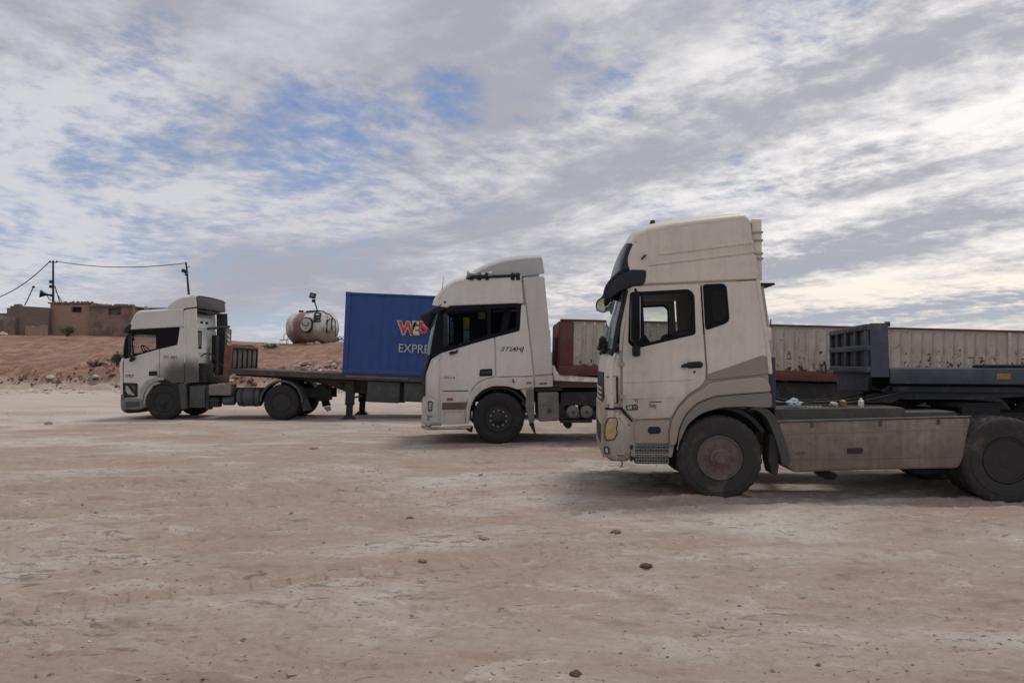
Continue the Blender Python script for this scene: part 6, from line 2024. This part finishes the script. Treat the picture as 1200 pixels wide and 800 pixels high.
# board: panel, posts and rails standing on its outer face
hb = MB().box((0, -1.22, zd - .10), (.05, 1.22, zt - .01), .008).build('headboard', M['blueA'], T.t)
for y in (-1.22, -.62, .02, .64, 1.16):
    MB().box((-.055, y, zd - .06), (.0, y + .085, zt + .005), .008).build('board_post', M['blueA2'], hb)
for z0_, z1_ in ((zt - .05, zt + .03), (zt - .33, zt - .25), (zd - .06, zd + .02)):
    MB().box((-.065, -1.25, z0_), (.052, 1.25, z1_), .01).build('board_rail', M['blueA2'], hb)
for y0 in (-1.25, 1.21):
    me = plate_mesh([(.0, zd - .12), (.235, zd - .12), (.225, zt + .015), (.2, zt + .04), (.0, zt + .04)], [], .045, .01)
    link('board_wing', me, M['blueA2'], hb, (0, y0 + .02, 0))
a_ = T.f.p(1038, 379.5)
MB().cyl((a_[0], -1.2, a_[1]), (a_[0] + .06, -1.2, a_[1]), .035, None, 10).build('wing_cap', M['plastic'], hb)
me = plate_mesh([(-1.2, zd - .06), (1.2, zd - .06), (.95, zd - .36), (-1.0, zd - .32)], [], .04, .01)
link('front_apron', me, M['blueA'], T.t, (.03, 0, 0), (0, 0, R(90)))
T.side('reflector', [(1168, 437.5), (1184.5, 437.5), (1184.5, 444.2), (1168, 444.2)], M['amber2'], y=-1.256, thick=.01, bev=.002, r=.004)
for xx in (4.6, 7.4, 10.2):
    MB().box((xx, -1.256, zr + .06), (xx + .16, -1.246, zr + .13), .003).build('reflector', M['amber2'], T.t)
a_ = T.f.p(1152, 428.8, -1.0); b_ = T.f.p(1196, 432, -1.0)
MB().obox(((a_[0] + 1.1 + a_[0]) / 2 + .1, -1.0, zd + .025), (1.5, .2, .05), None, .01).build('tie_bar', M['plastic'], T.t)
bogie(T, (7.3, 8.6, 9.9), zd)
for y in (-.9, .9):
    landing_leg(T, 3.3, zd - .2, y)

# ------------------------------------------------------------------ dropside trailer of the middle lorry
gp = 424 + CZ * 900 / 16.05
FTB = Frame(655, gp, 16.05, tilt=R(1.45))
TB = Truck('dropside_trailer', 'long trailer with ribbed white rusty sides and maroon frame, behind the nearest lorry', 'trailer', FTB)
T = TB
zt = T.f.p(657, 373.5)[1]; zs = T.f.p(672, 428)[1]; zb_ = T.f.p(672, 439.5)[1]
x0_ = T.f.p(656, 400)[0]; xp = T.f.p(672, 400)[0]
LB = 12.6
MB().box((x0_, -1.2, zs - .06), (LB, 1.2, zs - .01), .005).build('deck', M['deckC'], T.t)
for s_ in (-1, 1):
    ya, yb = (-1.25, -1.17) if s_ < 0 else (1.17, 1.25)
    MB().box((x0_, ya, zb_), (LB, yb, zs), .012).build('side_rail', M['maroon'], T.t)
    MB().box((x0_, ya - .01, zt - .05), (LB, yb + .01, zt), .012).build('top_rail', M['maroon'], T.t)
    MB().box((x0_, ya, zs), (xp, yb, zt - .05), .015).build('front_post', M['maroon'], T.t)
    MB().box((LB - .12, ya, zs), (LB, yb, zt - .05), .015).build('rear_post', M['maroon'], T.t)
MB().box((x0_ - .03, -1.17, zb_ + .05), (x0_ + .03, 1.17, zt - .05), .01).build('front_board', M['maroon'], T.t)
MB().box((LB - .05, -1.17, zb_ + .05), (LB, 1.17, zt - .05), .01).build('tail_board', M['maroon'], T.t)
pitch = .222
np_ = int((LB - .12 - xp) / pitch)
pitch = (LB - .12 - xp) / np_
H_ = zt - .05 - zs
pm = MB().box((.004, -.012, .004), (pitch - .004, .012, H_ - .004), 0).mesh('side_panel')
mb = MB()
mb.loft([[(-.045, 0, .03), (-.018, -.035, .05), (.018, -.035, .05), (.045, 0, .03)], [(-.045, 0, H_ - .06), (-.018, -.035, H_ - .09), (.018, -.035, H_ - .09), (.045, 0, H_ - .06)]])
rm = mb.mesh('side_rib', ang=20)
pm.materials.append(M['sheet']); rm.materials.append(M['rib'])
SHEETS = []
for k in range(3):
    SHEETS.append(None)
def sheet_variant(m_src, sc_, nm):
    return m_src
for s_ in (-1, 1):
    for k in range(np_):
        x = xp + k * pitch
        o = link('side_panel', pm, None, T.t, (x, s_ * 1.20, zs))
        if k:
            o2 = link('side_rib', rm, None, T.t, (x, s_ * 1.212, zs), (0, 0, 0 if s_ < 0 else math.pi))
for k in (13, 27, 41):
    for s_ in (-1, 1):
        MB().box((xp + k * pitch - .035, s_ * 1.235 - .03, zs), (xp + k * pitch + .035, s_ * 1.235 + .03, zt - .05), .01).build('side_post', M['sheet'], T.t)
a_ = T.f.p(965, 427.5)
mb = MB(); mb.tube([(a_[0] - .04, -1.27, a_[1] - .16), (a_[0] - .04, -1.27, a_[1]), (a_[0], -1.27, a_[1] + .04), (a_[0] + .04, -1.27, a_[1]), (a_[0] + .04, -1.27, a_[1] - .16)], .012, 6); mb.build('hook', M['plastic'], T.t)
a_ = T.f.p(904, 379)
MB().cyl((a_[0], -1.2, zt - .02), (a_[0], -1.2, zt + .10), .015, None, 8).build('pin', M['rust'], T.t)
T.side('front_sill', [(646.5, 427), (650, 428.5), (652.5, 434.5), (656, 437.8), (664, 438.8), (680, 440.6), (700, 442), (800, 446), (800, 451), (700, 448), (660, 446.6), (649, 446)], M['tarp'], y=-1.20, thick=2.4, r=.02, bev=.02, both=False, label='pale white lump of sheeting along the front sill')
T.side('gooseneck', [(650, 446), (700, 447.3), (860, 452), (860, 458), (700, 452.4), (650, 451.5)], M['maroon'], y=-1.15, thick=2.3, r=.02, both=False)
for y in (-.5, .42):
    link('main_beam', plate_mesh([(.0, zb_ + .02), (LB, zb_ + .02), (LB, zb_ - .4), (3.6, zb_ - .4), (2.7, zb_ - .16), (0, zb_ - .1)], [], .08, .01), M['chassis'], T.t, (0, y + .04, 0))
x = .5
while x < LB:
    MB().box((x, -1.16, zb_ - .03), (x + .07, 1.16, zb_ + .08), .005).build('cross_member', M['chassis'], T.t)
    x += .7
a_ = T.f.p(900, 448.5, -1.1); b_ = T.f.p(1150, 495, -1.1)
sb = MB().box((a_[0], -1.12, T.f.p(900, 492, -1.1)[1]), (a_[0] + 2.0, -.6, zb_ - .035), .03).build('side_box', M['chassis'], T.t)
MB().box((a_[0] + 2.06, -1.12, T.f.p(900, 490, -1.1)[1]), (a_[0] + 4.6, -.6, zb_ - .035), .03).build('side_box', M['chassis'], T.t)
bogie(T, (9.0, 10.3, 11.6), zb_ + .1)
for y in (-.9, .9):
    landing_leg(T, 2.9, zb_ - .1, y)

# ------------------------------------------------------------------ flatbed of the far lorry
gp = 424 + CZ * 900 / 23.1
FTC = Frame(264, gp, 23.1, tilt=R(2.4))
TC = Truck('flatbed_trailer', 'dark long flatbed trailer with a rusty slatted front board, carrying the blue container', 'trailer', FTC)
T = TC
zd = T.f.p(268, 432)[1]
LC = 12.3
MB().box((.02, -1.2, zd - .05), (LC, 1.2, zd), .006).build('deck', M['deckC'], T.t)
xk = T.f.p(400, 440)[0]
me = plate_mesh([(0, zd - .005), (LC, zd - .005), (LC, zd - .17), (xk + .6, zd - .17), (xk, zd - .17), (0, zd - .15)], [], .06, .012)
for y in (-1.22, 1.22):
    link('side_rail', me, M['deckC'], T.t, (0, y, 0))
a_, b_ = T.f.p(405, 441.5)[0], T.f.p(478, 443)[0]
MB().box((a_, -1.262, zd - .10), (b_, -1.25, zd - .05), .003).build('worn_strip', M['stake'], T.t)
for y in (-.55, .55):
    link('main_beam', plate_mesh([(0.0, zd - .06), (LC, zd - .06), (LC, zd - .60), (xk + .1, zd - .60), (xk - .5, zd - .40), (xk - 1.3, zd - .26), (0, zd - .22)], [], .09, .01), M['deckC'], T.t, (0, y, 0))
x = .4
while x < LC:
    MB().box((x, -1.17, zd - .15), (x + .07, 1.17, zd - .052), .004).build('cross_member', M['chassis'], T.t)
    x += .75
# front board: rusty posts and rail with weathered boards between
ztb = T.f.p(262, 404.5)[1]
fb = MB().box((-.02, -1.2, zd), (.03, 1.2, ztb - .06), .006).build('front_board', M['stake'], T.t)
n_b = 5
for k in range(n_b):
    y0 = -1.08 + k * 2.22 / n_b
    MB().box((.03, y0 + .02, zd + .03), (.05, y0 + 2.22 / n_b - .05, ztb - .12), .006).build('board', M['stake'], fb)
for k in range(n_b + 1):
    y0 = -1.1 + k * 2.22 / n_b
    MB().box((.03, y0 - .03, zd), (.085, y0 + .02, ztb - .05), .006).build('rib', M['chassis'], fb)
MB().box((-.14, -1.25, zd - .2), (.07, -1.10, ztb + .02), .015).build('corner_post', M['rust'], fb)
MB().box((-.06, 1.12, zd - .2), (.07, 1.25, ztb - .02), .015).build('corner_post', M['rust'], fb)
MB().box((-.05, -1.1, ztb - .08), (.09, 1.12, ztb + .01), .02).build('top_rail', M['rust'], fb)
mb = MB(); mb.tube([(.05, -1.05, ztb + .03), (.06, -.3, ztb + .02), (.05, .4, ztb + .05), (.06, 1.0, ztb)], [.03, .025, .035, .02], 8); mb.build('rolled_strap', M['stake'], fb)
for k, px in enumerate((410.5,)):
    xl = T.f.p(px, 460, -1.0)[0]
    for y in (-1.0, 1.0):
        landing_leg(T, xl, zd - .17, y, .13)
    mb = MB(); mb.cyl((xl, -.95, zd - .75), (xl, .95, zd - .75), .03); mb.build('cross_shaft', M['chassis'], T.t)
for (pa, pb) in ((431, 468), (474, 520)):
    a_ = T.f.p(pa, 448, -1.1); b_ = T.f.p(pb, 472.3, -1.1)
    MB().box((a_[0], -1.15, b_[1]), (b_[0], -.6, zd - .19), .025).build('side_box', M['boxdark'], T.t)
a_ = T.f.p(469, 448, -1.1); b_ = T.f.p(473, 472, -1.1)
MB().box((a_[0], -1.0, b_[1]), (b_[0], -.8, zd - .17), .01).build('bracket', M['chassis'], T.t)
bogie(T, (8.6, 9.9, 11.2), zd - .05)

# ------------------------------------------------------------------ blue container on the flatbed
f = FTC
cx0, cz0 = f.p(400.5, 437.5)
cz0 = zd + .005
cz1 = f.p(402, 341.5)[1]
ct = thing('shipping_container', 'dark blue ribbed shipping container with red and white lettering, standing on the far flatbed', 'container', f.o + f.rot @ Vector((cx0, 0, cz0)), f.euler)
LCn, HCn, wy = 5.95, cz1 - cz0, 1.22
for x in (0, LCn - .16):
    for y in (-wy, wy - .16):
        MB().box((x, y, .0), (x + .16, y + .16, HCn), .012).build('corner_post', M['container'], ct)
        for z in (-.0, HCn - .12):
            MB().box((x - .006, y - .006 if y < 0 else y + .0, z), (x + .172, y + .16 + (0 if y < 0 else .006), z + .118), .012).build('corner_casting', M['container'], ct)
for y in (-wy + .01, wy - .09):
    MB().box((.16, y, HCn - .075), (LCn - .16, y + .06, HCn - .01), .008).build('top_rail', M['container'], ct)
    MB().box((.16, y, .0), (LCn - .16, y + .08, .15), .008).build('bottom_rail', M['container'], ct)
for x in (0.01, LCn - .09):
    MB().box((x, -wy + .16, HCn - .12), (x + .08, wy - .16, HCn - .01), .008).build('end_rail', M['container'], ct)
    MB().box((x, -wy + .16, .0), (x + .08, wy - .16, .15), .008).build('end_rail', M['container'], ct)


def corrugated(L, H, depth=.014, pitch=.278):
    n = round(L / pitch); p = L / n
    xs = []
    for i in range(n):
        b = i * p
        xs += [(b, 0), (b + p * .26, 0), (b + p * .5, depth), (b + p * .76, depth)]
    xs.append((L, 0))
    bm = bmesh.new()
    lay = [[[bm.verts.new((x, y + o_, z)) for x, y in xs] for z in (0, H)] for o_ in (0, .006)]
    for i in range(len(xs) - 1):
        bm.faces.new((lay[0][0][i], lay[0][0][i + 1], lay[0][1][i + 1], lay[0][1][i]))
        bm.faces.new((lay[1][0][i + 1], lay[1][0][i], lay[1][1][i], lay[1][1][i + 1]))
    me = bpy.data.meshes.new('corrugated'); bm.to_mesh(me); bm.free()
    return me


cm = corrugated(LCn - .32, HCn - .20)
link('side_wall', cm, M['container'], ct, (.16, -wy + .03, .14))
link('side_wall', cm, M['container'], ct, (LCn - .16, wy - .03, .14), (0, 0, math.pi))
em = corrugated(2 * wy - .32, HCn - .20)
link('end_wall', em, M['container'], ct, (.04, wy - .16, .14), (0, 0, R(-90)))
link('end_wall', em, M['container'], ct, (LCn - .04, -wy + .16, .14), (0, 0, R(90)))
MB().box((.1, -wy + .07, HCn - .03), (LCn - .1, wy - .07, HCn - .015), 0).build('roof', M['container'], ct)
MB().box((.1, -wy + .09, .10), (LCn - .1, wy - .09, .13), 0).build('floor', M['deckC'], ct)
LT = {}
for nm, c in (('red', (.50, .045, .035)), ('white', (.62, .60, .56)), ('cream', (.66, .60, .36)), ('edge', (.42, .42, .44))):
    LT[nm] = letters_mat('print_' + nm, c)
off = f.p(400.5, 437.5)[0]


def clabel(s, px, py, size, m, sx=1.0, bold=.0, dy=0.0, shear=0, name='lettering'):
    x, z = f.p(px, py, -1.22)
    me = text_mesh(s, size, .006, bold, 1.0, shear, sx)
    me.materials.append(LT[m])
    link(name, me, None, ct, (x - off, -wy - .004 - dy, z - cz0))


h_w = .52
for s, px, m, sx in (('W', 467.5, 'red', .98), ('E', 483.2, 'cream', .78), ('S', 490.8, 'red', 1.15), ('T', 505, 'red', .9)):
    clabel(s, px - .6, 390.9, h_w, 'edge', sx * 1.04, .045)
    clabel(s, px, 390.4, h_w * .96, m, sx, .016, .006)
clabel('EXPRESS', 466.2, 412.3, .36, 'edge', .93, .002)

# ------------------------------------------------------------------ groups of like things
GROUPS = {'tractor_unit': 'lorry tractors parked in the yard', 'clod': 'clods lying in the yard', 'stone': 'single stones lying in the yard',
          'boulder': 'boulders before the hill', 'shrub': 'dry shrubs on the hill', 'flatbed_trailer': 'flatbed trailers behind the lorries',
          'overhead_wire': 'overhead wires of the roof pole', 'towel': 'clothes hung in the middle lorry', 'safety_vest': 'clothes hung in the middle lorry'}
for o in list(COL.objects):
    g = GROUPS.get(o.name.split('.')[0])
    if g and o.parent is None and 'category' in o:
        o['group'] = g
